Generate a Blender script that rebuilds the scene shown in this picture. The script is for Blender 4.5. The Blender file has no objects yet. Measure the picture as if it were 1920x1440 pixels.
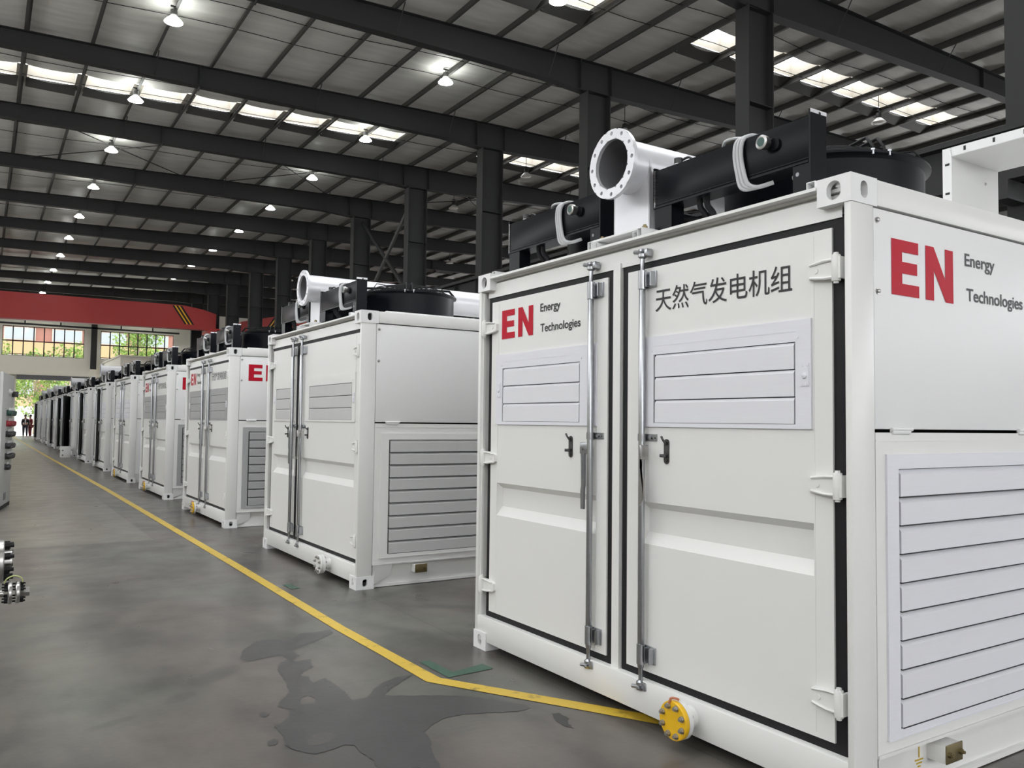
import bpy, bmesh, math, random
from mathutils import Vector, Matrix

# ------------------------------------------------------------------ camera, world, exposure
SC = bpy.context.scene
COL = SC.collection
PI = math.pi

def set_camera():
    yaw, pitch, roll = math.radians(32.706), math.radians(2.678), math.radians(0.672)
    f = Vector((math.sin(yaw)*math.cos(pitch), math.cos(yaw)*math.cos(pitch), math.sin(pitch)))
    r = Vector((math.cos(yaw), -math.sin(yaw), 0)); u = r.cross(f)
    r2 = r*math.cos(roll)+u*math.sin(roll); u2 = -r*math.sin(roll)+u*math.cos(roll)
    m = Matrix(((r2.x, u2.x, -f.x, 0), (r2.y, u2.y, -f.y, 0), (r2.z, u2.z, -f.z, 1.556), (0, 0, 0, 1)))
    cd = bpy.data.cameras.new('camera'); cam = bpy.data.objects.new('camera', cd); COL.objects.link(cam)
    cam.matrix_world = m
    cd.sensor_width = 36; cd.sensor_fit = 'HORIZONTAL'; cd.lens = 1541.83/1920*36
    cd.clip_start = 0.05; cd.clip_end = 400
    SC.camera = cam
set_camera()

W = bpy.data.worlds.new('overcast_sky'); SC.world = W; W.use_nodes = True
bg = W.node_tree.nodes['Background']
bg.inputs[0].default_value = (0.95, 0.97, 1.0, 1); bg.inputs[1].default_value = 5.2
SKYLIGHT_STRENGTH = 6.0
LAMP_STRENGTH = 75.0

vs = SC.view_settings
vs.view_transform = 'Standard'; vs.look = 'None'; vs.exposure = 0.29; vs.gamma = 1.0; vs.use_curve_mapping = False
SC.cycles.max_bounces = 8; SC.cycles.diffuse_bounces = 5; SC.cycles.glossy_bounces = 3
SC.cycles.sample_clamp_indirect = 6.0
SC.cycles.use_denoising = True

# ------------------------------------------------------------------ materials
def mat(name, col, rough=0.5, metal=0.0, noise=0.0, nscale=8.0, bump=0.0, bscale=60.0, coat=0.0, spec=0.5, stretch=None):
    m = bpy.data.materials.new(name); m.use_nodes = True
    nt = m.node_tree; b = nt.nodes['Principled BSDF']
    c = (col[0], col[1], col[2], 1)
    b.inputs['Base Color'].default_value = c
    b.inputs['Roughness'].default_value = rough; b.inputs['Metallic'].default_value = metal
    b.inputs['Specular IOR Level'].default_value = spec
    if coat: b.inputs['Coat Weight'].default_value = coat; b.inputs['Coat Roughness'].default_value = 0.15
    if noise or bump:
        tc = nt.nodes.new('ShaderNodeTexCoord')
        vec = tc.outputs['Object']
        if stretch:
            mp = nt.nodes.new('ShaderNodeMapping'); mp.inputs['Scale'].default_value = stretch
            nt.links.new(vec, mp.inputs[0]); vec = mp.outputs[0]
    if noise:
        n = nt.nodes.new('ShaderNodeTexNoise'); n.inputs['Scale'].default_value = nscale; n.inputs['Detail'].default_value = 5
        nt.links.new(vec, n.inputs['Vector'])
        mx = nt.nodes.new('ShaderNodeMix'); mx.data_type = 'RGBA'
        nt.links.new(n.outputs['Fac'], mx.inputs['Factor'])
        mx.inputs['A'].default_value = (c[0]*(1-noise), c[1]*(1-noise), c[2]*(1-noise), 1)
        mx.inputs['B'].default_value = (min(1, c[0]*(1+noise)), min(1, c[1]*(1+noise)), min(1, c[2]*(1+noise)), 1)
        nt.links.new(mx.outputs['Result'], b.inputs['Base Color'])
    if bump:
        n2 = nt.nodes.new('ShaderNodeTexNoise'); n2.inputs['Scale'].default_value = bscale; n2.inputs['Detail'].default_value = 4
        nt.links.new(vec, n2.inputs['Vector'])
        bp = nt.nodes.new('ShaderNodeBump'); bp.inputs['Strength'].default_value = bump; bp.inputs['Distance'].default_value = 0.01
        nt.links.new(n2.outputs['Fac'], bp.inputs['Height']); nt.links.new(bp.outputs['Normal'], b.inputs['Normal'])
    return m

def emit(name, col, strength, base=None):
    m = bpy.data.materials.new(name); m.use_nodes = True
    b = m.node_tree.nodes['Principled BSDF']
    b.inputs['Base Color'].default_value = (*(base or col), 1)
    b.inputs['Emission Color'].default_value = (*col, 1); b.inputs['Emission Strength'].default_value = strength
    return m

M = {}
M['white'] = mat('white_paint', (0.72, 0.72, 0.705), 0.34, noise=0.02, nscale=3, bump=0.03, bscale=25)
M['white_gloss'] = mat('white_gloss_paint', (0.75, 0.75, 0.755), 0.42, spec=0.4, bump=0.02, bscale=40)
M['alu'] = mat('brushed_aluminium', (0.70, 0.70, 0.75), 0.42, 0.0, noise=0.05, nscale=6, stretch=(1, 1, 60))
M['alu_slat'] = mat('aluminium_slat', (0.69, 0.69, 0.73), 0.40, 0.0, noise=0.05, nscale=5, stretch=(1, 1, 90))
M['rubber'] = mat('black_rubber', (0.012, 0.012, 0.014), 0.55, noise=0.3, nscale=15, spec=0.25)
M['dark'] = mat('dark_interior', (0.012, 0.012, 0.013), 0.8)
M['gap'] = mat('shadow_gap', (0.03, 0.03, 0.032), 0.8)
M['chrome'] = mat('zinc_plated_steel', (0.40, 0.41, 0.43), 0.30, 1.0, noise=0.12, nscale=40)
M['steel'] = mat('worn_steel', (0.42, 0.41, 0.40), 0.32, 1.0, noise=0.1, nscale=60)
M['black'] = mat('black_gloss_steel', (0.005, 0.0055, 0.008), 0.32, noise=0.2, nscale=10, spec=0.12)
M['blackmatte'] = mat('black_matte_steel', (0.010, 0.010, 0.011), 0.5, spec=0.2)
M['cable'] = mat('grey_cable', (0.45, 0.46, 0.47), 0.5)
M['red'] = mat('red_lettering', (0.46, 0.008, 0.026), 0.5, spec=0.15)
M['ink'] = mat('black_lettering', (0.012, 0.012, 0.014), 0.5)
M['yellow'] = mat('yellow_paint', (0.75, 0.44, 0.008), 0.3, noise=0.05)
M['silver'] = mat('silver_paint', (0.66, 0.66, 0.69), 0.35, 0.25, noise=0.05, nscale=6)
M['dark_steel'] = mat('dark_cast_steel', (0.12, 0.12, 0.12), 0.35, 0.9)
M['alu_grey'] = mat('grey_louvre', (0.34, 0.34, 0.345), 0.45, noise=0.05, nscale=6)
M['alu_mid'] = mat('dull_louvre', (0.50, 0.50, 0.50), 0.45, noise=0.04, nscale=6)
M['brass'] = mat('bronze_plate', (0.20, 0.16, 0.08), 0.4, 0.7, noise=0.15, nscale=30)
M['structure'] = mat('dark_grey_steel', (0.030, 0.030, 0.031), 0.6, noise=0.06, nscale=2, spec=0.3)
M['girt'] = mat('purlin_steel', (0.075, 0.073, 0.07), 0.55)
M['crane'] = mat('crane_red', (0.40, 0.032, 0.028), 0.45, noise=0.08, nscale=0.8)
M['cream'] = mat('cream_plaster', (0.84, 0.81, 0.72), 0.8, noise=0.03, nscale=1.5)
M['grey_plastic'] = mat('grey_cabinet_paint', (0.50, 0.50, 0.49), 0.45)
M['shutter'] = mat('roller_shutter', (0.16, 0.16, 0.17), 0.5)
M['green'] = mat('green_plastic', (0.02, 0.07, 0.055), 0.4)
M['redplastic'] = mat('red_plastic', (0.30, 0.02, 0.03), 0.4)
M['blackplastic'] = mat('black_plastic', (0.02, 0.02, 0.022), 0.4)
M['sky_panel'] = emit('skylight_panel', (0.94, 0.97, 1.0), SKYLIGHT_STRENGTH, (0.8, 0.8, 0.8))
M['lamp_on'] = emit('lamp_glass_lit', (0.97, 1.0, 0.93), LAMP_STRENGTH)
M['lamp_off'] = mat('lamp_glass_unlit', (0.75, 0.70, 0.66), 0.3)
M['lamp_body'] = mat('lamp_reflector', (0.70, 0.69, 0.66), 0.3, 0.3)
M['lamp_bell'] = emit('lamp_bell_lit', (0.96, 1.0, 0.94), LAMP_STRENGTH*0.22, (0.7, 0.7, 0.68))

def ceiling_material():
    m = bpy.data.materials.new('roof_insulation'); m.use_nodes = True
    nt = m.node_tree; b = nt.nodes['Principled BSDF']; b.inputs['Roughness'].default_value = 0.5
    tc = nt.nodes.new('ShaderNodeTexCoord')
    mp = nt.nodes.new('ShaderNodeMapping'); mp.inputs['Scale'].default_value = (0.3, 1.6, 1)
    nt.links.new(tc.outputs['Object'], mp.inputs[0])
    n = nt.nodes.new('ShaderNodeTexNoise'); n.inputs['Scale'].default_value = 2.2; n.inputs['Detail'].default_value = 6
    nt.links.new(mp.outputs[0], n.inputs['Vector'])
    cr = nt.nodes.new('ShaderNodeValToRGB')
    cr.color_ramp.elements[0].color = (0.74, 0.725, 0.69, 1); cr.color_ramp.elements[0].position = 0.3
    cr.color_ramp.elements[1].color = (0.90, 0.885, 0.85, 1); cr.color_ramp.elements[1].position = 0.72
    nt.links.new(n.outputs['Fac'], cr.inputs[0]); nt.links.new(cr.outputs[0], b.inputs['Base Color'])
    bp = nt.nodes.new('ShaderNodeBump'); bp.inputs['Strength'].default_value = 0.35; bp.inputs['Distance'].default_value = 0.08
    nt.links.new(n.outputs['Fac'], bp.inputs['Height']); nt.links.new(bp.outputs[0], b.inputs['Normal'])
    return m
M['ceiling'] = ceiling_material(); M['curb'] = mat('skylight_curb', (0.38, 0.35, 0.30), 0.7)

def floor_material(wet=False):
    m = bpy.data.materials.new('wet_concrete' if wet else 'sealed_concrete'); m.use_nodes = True
    nt = m.node_tree; L = nt.links; N = nt.nodes; b = N['Principled BSDF']
    tc = N.new('ShaderNodeTexCoord'); P = tc.outputs['Object']
    def noise(scale, detail=5, rough=0.55, vec=P, st=None):
        if st:
            mp = N.new('ShaderNodeMapping'); mp.inputs['Scale'].default_value = st; L.new(vec, mp.inputs[0]); vec = mp.outputs[0]
        n = N.new('ShaderNodeTexNoise'); n.inputs['Scale'].default_value = scale; n.inputs['Detail'].default_value = detail
        n.inputs['Roughness'].default_value = rough; L.new(vec, n.inputs['Vector']); return n.outputs['Fac']
    def math_(op, a, b_=None, clamp=False):
        n = N.new('ShaderNodeMath'); n.operation = op; n.use_clamp = clamp
        for i, v in enumerate((a, b_)):
            if v is None: continue
            if isinstance(v, (int, float)): n.inputs[i].default_value = v
            else: L.new(v, n.inputs[i])
        return n.outputs[0]
    def ramp(f, stops):
        r = N.new('ShaderNodeValToRGB')
        while len(r.color_ramp.elements) < len(stops): r.color_ramp.elements.new(0.5)
        for e, (p, c) in zip(r.color_ramp.elements, stops): e.position = p; e.color = (*c, 1)
        L.new(f, r.inputs[0]); return r.outputs[0]
    def mixc(f, a, b_, mode='MIX'):
        n = N.new('ShaderNodeMix'); n.data_type = 'RGBA'; n.blend_type = mode
        if isinstance(f, (int, float)): n.inputs['Factor'].default_value = f
        else: L.new(f, n.inputs['Factor'])
        for k, v in (('A', a), ('B', b_)):
            if isinstance(v, tuple): n.inputs[k].default_value = (*v, 1)
            else: L.new(v, n.inputs[k])
        return n.outputs['Result']
    base = ramp(noise(0.55, 6), [(0.30, (0.088, 0.075, 0.068)), (0.47, (0.097, 0.086, 0.078)), (0.58, (0.089, 0.089, 0.078)), (0.72, (0.112, 0.107, 0.094))])
    cloud = ramp(noise(1.7, 7, 0.6, st=(1, 0.55, 1)), [(0.38, (0.62, 0.62, 0.63)), (0.5, (0.97, 0.96, 0.95)), (0.64, (1.22, 1.21, 1.18))])
    col = mixc(1.0, base, cloud, 'MULTIPLY')
    # dirt blotches with their own outline
    bl = ramp(noise(0.9, 8, 0.62), [(0.54, (0, 0, 0)), (0.66, (1, 1, 1))])
    col = mixc(math_('MULTIPLY', bl, 0.30), col, (0.05, 0.047, 0.044))
    # scuffs
    sc = ramp(noise(3.0, 4, 0.5, st=(0.35, 2.4, 1)), [(0.63, (0, 0, 0)), (0.70, (1, 1, 1))])
    col = mixc(math_('MULTIPLY', sc, 0.28), col, (0.045, 0.044, 0.041))
    sep = N.new('ShaderNodeSeparateXYZ'); L.new(P, sep.inputs[0])
    def ell(cx, cy, rx, ry, rot=0.0):
        dx = math_('SUBTRACT', sep.outputs[0], cx); dy = math_('SUBTRACT', sep.outputs[1], cy)
        c, s = math.cos(rot), math.sin(rot)
        a = math_('DIVIDE', math_('ADD', math_('MULTIPLY', dx, c), math_('MULTIPLY', dy, s)), rx)
        b2 = math_('DIVIDE', math_('ADD', math_('MULTIPLY', dx, -s), math_('MULTIPLY', dy, c)), ry)
        return math_('SQRT', math_('ADD', math_('MULTIPLY', a, a), math_('MULTIPLY', b2, b2)))
    # oil smears rubbed into the floor
    wob = math_('MULTIPLY', math_('SUBTRACT', noise(4.0, 6, 0.6), 0.5), 1.6)
    d = None
    for e in (ell(1.22, 5.2, 0.30, 0.11, 0.7), ell(1.0, 4.93, 0.16, 0.07, 0.7), ell(0.60, 4.68, 0.17, 0.05, 0.5), ell(1.35, 8.7, 0.5, 0.10, 0.2), ell(0.85, 9.2, 0.35, 0.10, 0.1),
              ell(3.3, 6.2, 0.45, 0.10, -0.6), ell(2.9, 6.75, 0.30, 0.07, 0.3), ell(3.5, 7.0, 0.5, 0.12, 0.2), ell(2.75, 5.25, 0.10, 0.22, 0.5), ell(3.4, 5.6, 0.3, 0.10, 0.5)):
        d = e if d is None else math_('MINIMUM', d, e)
    sm = ramp(math_('ADD', d, wob), [(0.55, (1, 1, 1)), (1.05, (0, 0, 0))])
    col = mixc(math_('MULTIPLY', sm, 0.42), col, (0.036, 0.036, 0.033))
    # paler floor tone past a line across the aisle
    pale_zone = math_('MULTIPLY', math_('GREATER_THAN', sep.outputs[1], 11.4), math_('LESS_THAN', sep.outputs[0], 1.9))
    col = mixc(math_('MULTIPLY', pale_zone, 0.45), col, (0.20, 0.185, 0.152))
    if wet: col = mixc(0.85, col, (0.036, 0.036, 0.037))
    # sawn joints every 6 m and one closer seam
    def joint(comp, pos, w=0.006):
        return math_('LESS_THAN', math_('ABSOLUTE', math_('SUBTRACT', sep.outputs[comp], pos)), w)
    j = joint(0, 2.94)
    for pos in (0.9, 6.85, 12.85, 18.85, 24.85, 36.85): j = math_('MAXIMUM', j, joint(1, pos, 0.007))
    col = mixc(math_('MULTIPLY', j, 0.55), col, (0.028, 0.027, 0.025))
    L.new(col, b.inputs['Base Color'])
    rg = math_('ADD', math_('MULTIPLY', noise(2.5, 5), 0.26), 0.19)
    L.new(rg, b.inputs['Roughness'])
    bp = N.new('ShaderNodeBump'); bp.inputs['Strength'].default_value = 0.06; bp.inputs['Distance'].default_value = 0.01
    L.new(noise(30, 4), bp.inputs['Height']); L.new(bp.outputs[0], b.inputs['Normal'])
    return m
M['floor'] = floor_material(); M['wet_floor'] = floor_material(True)

def line_paint():
    m = mat('worn_yellow_line', (0.52, 0.36, 0.03), 0.45)
    nt = m.node_tree; b = nt.nodes['Principled BSDF']
    tc = nt.nodes.new('ShaderNodeTexCoord'); n = nt.nodes.new('ShaderNodeTexNoise'); n.inputs['Scale'].default_value = 7; n.inputs['Detail'].default_value = 9; n.inputs['Roughness'].default_value = 0.7
    nt.links.new(tc.outputs['Object'], n.inputs['Vector'])
    r = nt.nodes.new('ShaderNodeValToRGB'); e = r.color_ramp.elements
    e[0].position = 0.30; e[0].color = (0.20, 0.14, 0.03, 1); e[1].position = 0.44; e[1].color = (0.55, 0.375, 0.04, 1)
    nt.links.new(n.outputs['Fac'], r.inputs[0]); nt.links.new(r.outputs[0], b.inputs['Base Color'])
    return m
M['line'] = line_paint()
M['greenline'] = mat('worn_green_line', (0.035, 0.085, 0.055), 0.5, noise=0.35, nscale=12)

# ------------------------------------------------------------------ mesh builder
class MB:
    def __init__(s): s.v = []; s.f = []
    def add(s, vs_, fs): o = len(s.v); s.v += [tuple(p) for p in vs_]; s.f += [tuple(i+o for i in f) for f in fs]; return s
    def box(s, x0, x1, y0, y1, z0, z1, bev=0.0):
        if x0 > x1: x0, x1 = x1, x0
        if y0 > y1: y0, y1 = y1, y0
        if z0 > z1: z0, z1 = z1, z0
        if bev:
            bm = bmesh.new(); bmesh.ops.create_cube(bm, size=1)
            for v in bm.verts: v.co = Vector(((x0+x1)/2+v.co.x*(x1-x0), (y0+y1)/2+v.co.y*(y1-y0), (z0+z1)/2+v.co.z*(z1-z0)))
            bmesh.ops.bevel(bm, geom=list(bm.edges), offset=bev, segments=2, profile=0.5, affect='EDGES')
            bm.verts.index_update()
            s.add([v.co[:] for v in bm.verts], [[v.index for v in f.verts] for f in bm.faces]); bm.free(); return s
        return s.add([(x0,y0,z0),(x1,y0,z0),(x1,y1,z0),(x0,y1,z0),(x0,y0,z1),(x1,y0,z1),(x1,y1,z1),(x0,y1,z1)],
                     [(0,3,2,1),(4,5,6,7),(0,1,5,4),(1,2,6,5),(2,3,7,6),(3,0,4,7)])
    def prism(s, poly, a, b, axis):
        """poly: 2D outline; extruded from a to b along axis ('x': poly=(y,z); 'y': poly=(x,z); 'z': poly=(x,y))"""
        def P(p, t): return {'x': (t, p[0], p[1]), 'y': (p[0], t, p[1]), 'z': (p[0], p[1], t)}[axis]
        n = len(poly)
        vs_ = [P(p, a) for p in poly]+[P(p, b) for p in poly]
        fs = [tuple(range(n)), tuple(range(2*n-1, n-1, -1))]+[(i, i+n, (i+1) % n+n, (i+1) % n) for i in range(n)]
        return s.add(vs_, fs)
    def tube(s, pts, r, n=10, caps=True, closed=False):
        pts = [Vector(p) for p in pts]; m = len(pts)
        rs = r if isinstance(r, (list, tuple)) else [r]*m
        rings = []; nrm = None
        for i in range(m):
            if closed: t = (pts[(i+1) % m]-pts[i-1]).normalized()
            else: t = (pts[min(i+1, m-1)]-pts[max(i-1, 0)]).normalized()
            if nrm is None:
                nrm = t.cross(Vector((0, 0, 1)))
                if nrm.length < 1e-3: nrm = t.cross(Vector((1, 0, 0)))
            nrm = (nrm-t*nrm.dot(t)).normalized(); bn = t.cross(nrm)
            rings.append([pts[i]+(nrm*math.cos(2*PI*k/n)+bn*math.sin(2*PI*k/n))*rs[i] for k in range(n)])
        vs_ = [p for ring in rings for p in ring]; fs = []
        for i in range(m if closed else m-1):
            j = (i+1) % m
            for k in range(n): fs.append((i*n+k, i*n+(k+1) % n, j*n+(k+1) % n, j*n+k))
        if caps and not closed: fs.append(tuple(range(n-1, -1, -1))); fs.append(tuple((m-1)*n+k for k in range(n)))
        return s.add(vs_, fs)
    def lathe(s, prof, org, axis, n=32, cap0=False, cap1=False):
        """prof: (radius, distance along axis)"""
        ax = Vector(axis).normalized(); a = ax.cross(Vector((0, 0, 1)))
        if a.length < 1e-3: a = Vector((1, 0, 0))
        a.normalize(); b = ax.cross(a); o = Vector(org)
        vs_ = [o+ax*h+(a*math.cos(2*PI*k/n)+b*math.sin(2*PI*k/n))*r for r, h in prof for k in range(n)]
        fs = [(i*n+k, i*n+(k+1) % n, (i+1)*n+(k+1) % n, (i+1)*n+k) for i in range(len(prof)-1) for k in range(n)]
        if cap0: fs.append(tuple(range(n-1, -1, -1)))
        if cap1: fs.append(tuple((len(prof)-1)*n+k for k in range(n)))
        return s.add(vs_, fs)
    def cyl(s, p0, p1, r, n=16): return s.tube([p0, p1], r, n)
    def hex(s, p, axis, r, h): return s.tube([Vector(p), Vector(p)+Vector(axis).normalized()*h], r, 6)
    def polar_flange(s, org, axis, r0, r1, h, nh, rh, rb, per=12):
        """flange ring with nh through holes of radius rh on the circle rb; faces at 0 and h along axis"""
        ax = Vector(axis).normalized(); a = Vector((0, 0, 1)); b = ax.cross(a); o = Vector(org)
        def P(r, t, d): return o+ax*d+(a*math.cos(t)+b*math.sin(t))*r
        for k in range(nh):
            t0 = 2*PI*k/nh; hw = PI/nh
            outer, hole = [], []
            for q in range(per*2):
                an = 2*PI*(q+0.5)/(per*2)
                hole.append((rb+rh*math.cos(an), t0+rh*math.sin(an)/rb))
                cx, cy = math.cos(an), math.sin(an)
                # square boundary in (r,t)
                sx = (r1-rb) if cx > 0 else (rb-r0)
                lam = 1/max(abs(cx)/1.0, abs(cy)/1.0)
                outer.append((rb+cx*lam*sx, t0+cy*lam*hw))
            n = per*2
            for d, flip in ((0, False), (h, True)):
                vs_ = [P(r, t, d) for r, t in outer]+[P(r, t, d) for r, t in hole]
                fs = [((i, (i+1) % n, (i+1) % n+n, i+n) if not flip else (i, i+n, (i+1) % n+n, (i+1) % n)) for i in range(n)]
                s.add(vs_, fs)
            s.add([P(r, t, 0) for r, t in hole]+[P(r, t, h) for r, t in hole], [(i, (i+1) % n, (i+1) % n+n, i+n) for i in range(n)])
        nn = nh*8
        for r in (r0, r1):
            s.add([P(r, 2*PI*k/nn, d) for d in (0, h) for k in range(nn)], [(k, (k+1) % nn, (k+1) % nn+nn, k+nn) for k in range(nn)])
        return s
    def holed_plate(s, O, A, B, Nn, hw, hh, lip=0.02, n=24):
        """rectangle O, O+A, O+A+B, O+B with an oval hole (half sizes hw along A, hh along B) and a short inward tunnel along -Nn"""
        O, A, B, Nn = Vector(O), Vector(A), Vector(B), Vector(Nn).normalized()
        la, lb = A.length, B.length; a, b = A/la, B/lb; C = O+A/2+B/2
        outer, hole = [], []
        for q in range(n):
            an = 2*PI*(q+0.5)/n; c, si = math.cos(an), math.sin(an)
            lam = min((la/2)/abs(c) if abs(c) > 1e-6 else 9, (lb/2)/abs(si) if abs(si) > 1e-6 else 9)
            outer.append(C+a*(c*lam)+b*(si*lam))
            r = min(hw, hh)   # stadium
            if hh > hw: hole.append(C+a*(r*c)+b*(r*si+(hh-hw)*(1 if si > 0 else -1)))
            else: hole.append(C+a*(r*c+(hw-hh)*(1 if c > 0 else -1))+b*(r*si))
        # corners
        vs_ = outer+hole+[p-Nn*lip for p in hole]
        fs = [(i, (i+1) % n, (i+1) % n+n, i+n) for i in range(n)]+[(i+n, (i+1) % n+n, (i+1) % n+2*n, i+2*n) for i in range(n)]
        s.add(vs_, fs)
        for ca, cb in ((1, 1), (-1, 1), (-1, -1), (1, -1)):
            K = C+a*(ca*la/2)+b*(cb*lb/2)
            near = sorted(range(n), key=lambda i: (outer[i]-K).length)[:2]
            s.add([outer[near[0]], K, outer[near[1]]], [(0, 1, 2)])
        return s
    def build(s, name, material, parent=None, origin=(0, 0, 0), sharp=35):
        me = bpy.data.meshes.new(name)
        ox, oy, oz = origin
        me.from_pydata([(x-ox, y-oy, z-oz) for x, y, z in s.v], [], s.f)
        bm = bmesh.new(); bm.from_mesh(me); bmesh.ops.recalc_face_normals(bm, faces=bm.faces); bm.to_mesh(me); bm.free()
        me.polygons.foreach_set('use_smooth', [True]*len(me.polygons)); me.set_sharp_from_angle(angle=math.radians(sharp))
        me.update(); me.materials.append(material)
        o = bpy.data.objects.new(name, me); COL.objects.link(o)
        if parent: o.parent = parent
        return o

def spline(pts, sub=6):
    P = [Vector(p) for p in pts]; out = []
    for i in range(len(P)-1):
        p0, p1, p2, p3 = P[max(i-1, 0)], P[i], P[i+1], P[min(i+2, len(P)-1)]
        for k in range(sub):
            t = k/sub
            out.append(0.5*((2*p1)+(p2-p0)*t+(2*p0-5*p1+4*p2-p3)*t*t+(3*p1-p0-3*p2+p3)*t**3))
    out.append(P[-1]); return out

def tag(o, label, cat, group=None, kind=None):
    o['label'] = label; o['category'] = cat
    if group: o['group'] = group
    if kind: o['kind'] = kind
    return o

def empty(name, loc=(0, 0, 0), parent=None):
    o = bpy.data.objects.new(name, None); COL.objects.link(o); o.location = loc; o.empty_display_size = 0.2
    if parent: o.parent = parent
    return o

def copy_tree(o, parent=None):
    c = o.copy(); COL.objects.link(c)
    if parent: c.parent = parent; c.matrix_parent_inverse = o.matrix_parent_inverse.copy()
    for ch in list(o.children): copy_tree(ch, c)
    return c

ORD = ['first', 'second', 'third', 'fourth', 'fifth', 'sixth', 'seventh', 'eighth', 'ninth', 'tenth', 'eleventh', 'twelfth', 'thirteenth',
       'fourteenth', 'fifteenth', 'sixteenth', 'seventeenth', 'eighteenth', 'nineteenth', 'twentieth', 'twenty-first', 'twenty-second',
       'twenty-third', 'twenty-fourth', 'twenty-fifth', 'twenty-sixth', 'twenty-seventh', 'twenty-eighth', 'twenty-ninth', 'thirtieth',
       'thirty-first', 'thirty-second', 'thirty-third', 'thirty-fourth', 'thirty-fifth']

def struct(o, label, cat): return tag(o, label, cat, kind='structure')

# ------------------------------------------------------------------ hall
ROOF_X = (-10.0, 38.0); Y0, YE = -20.0, 77.5
RAFTER_Y = [12.9+6*k for k in range(-1, 11)]
def zroof(x): return 11.9+0.035*min(x, 15)+0.012*max(x-15, 0)
PURLIN_X = [0.62-1.57*6+1.57*i for i in range(31)]
SKY = [(-8.4, -7.4, -9, 12.8), (2.6, 5.6, -9, 12.8), (3.6, 4.6, 16.7, 28.6), (8.4, 10.8, -9, 12.8), (15.6, 16.6, -9, 12.8), (15.6, 16.6, 16.7, 28.6), (27.7, 28.7, -9, 12.8), (27.7, 28.7, 16.7, 28.6), (51.7, 52.7, 16.7, 28.6)]  # unseen aisle strips include one widened and one added to light the containers
SKY_Y = sorted({q[:2] for q in SKY})

def sky_cell(x, xa, xb): return xa < x < xb

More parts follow.
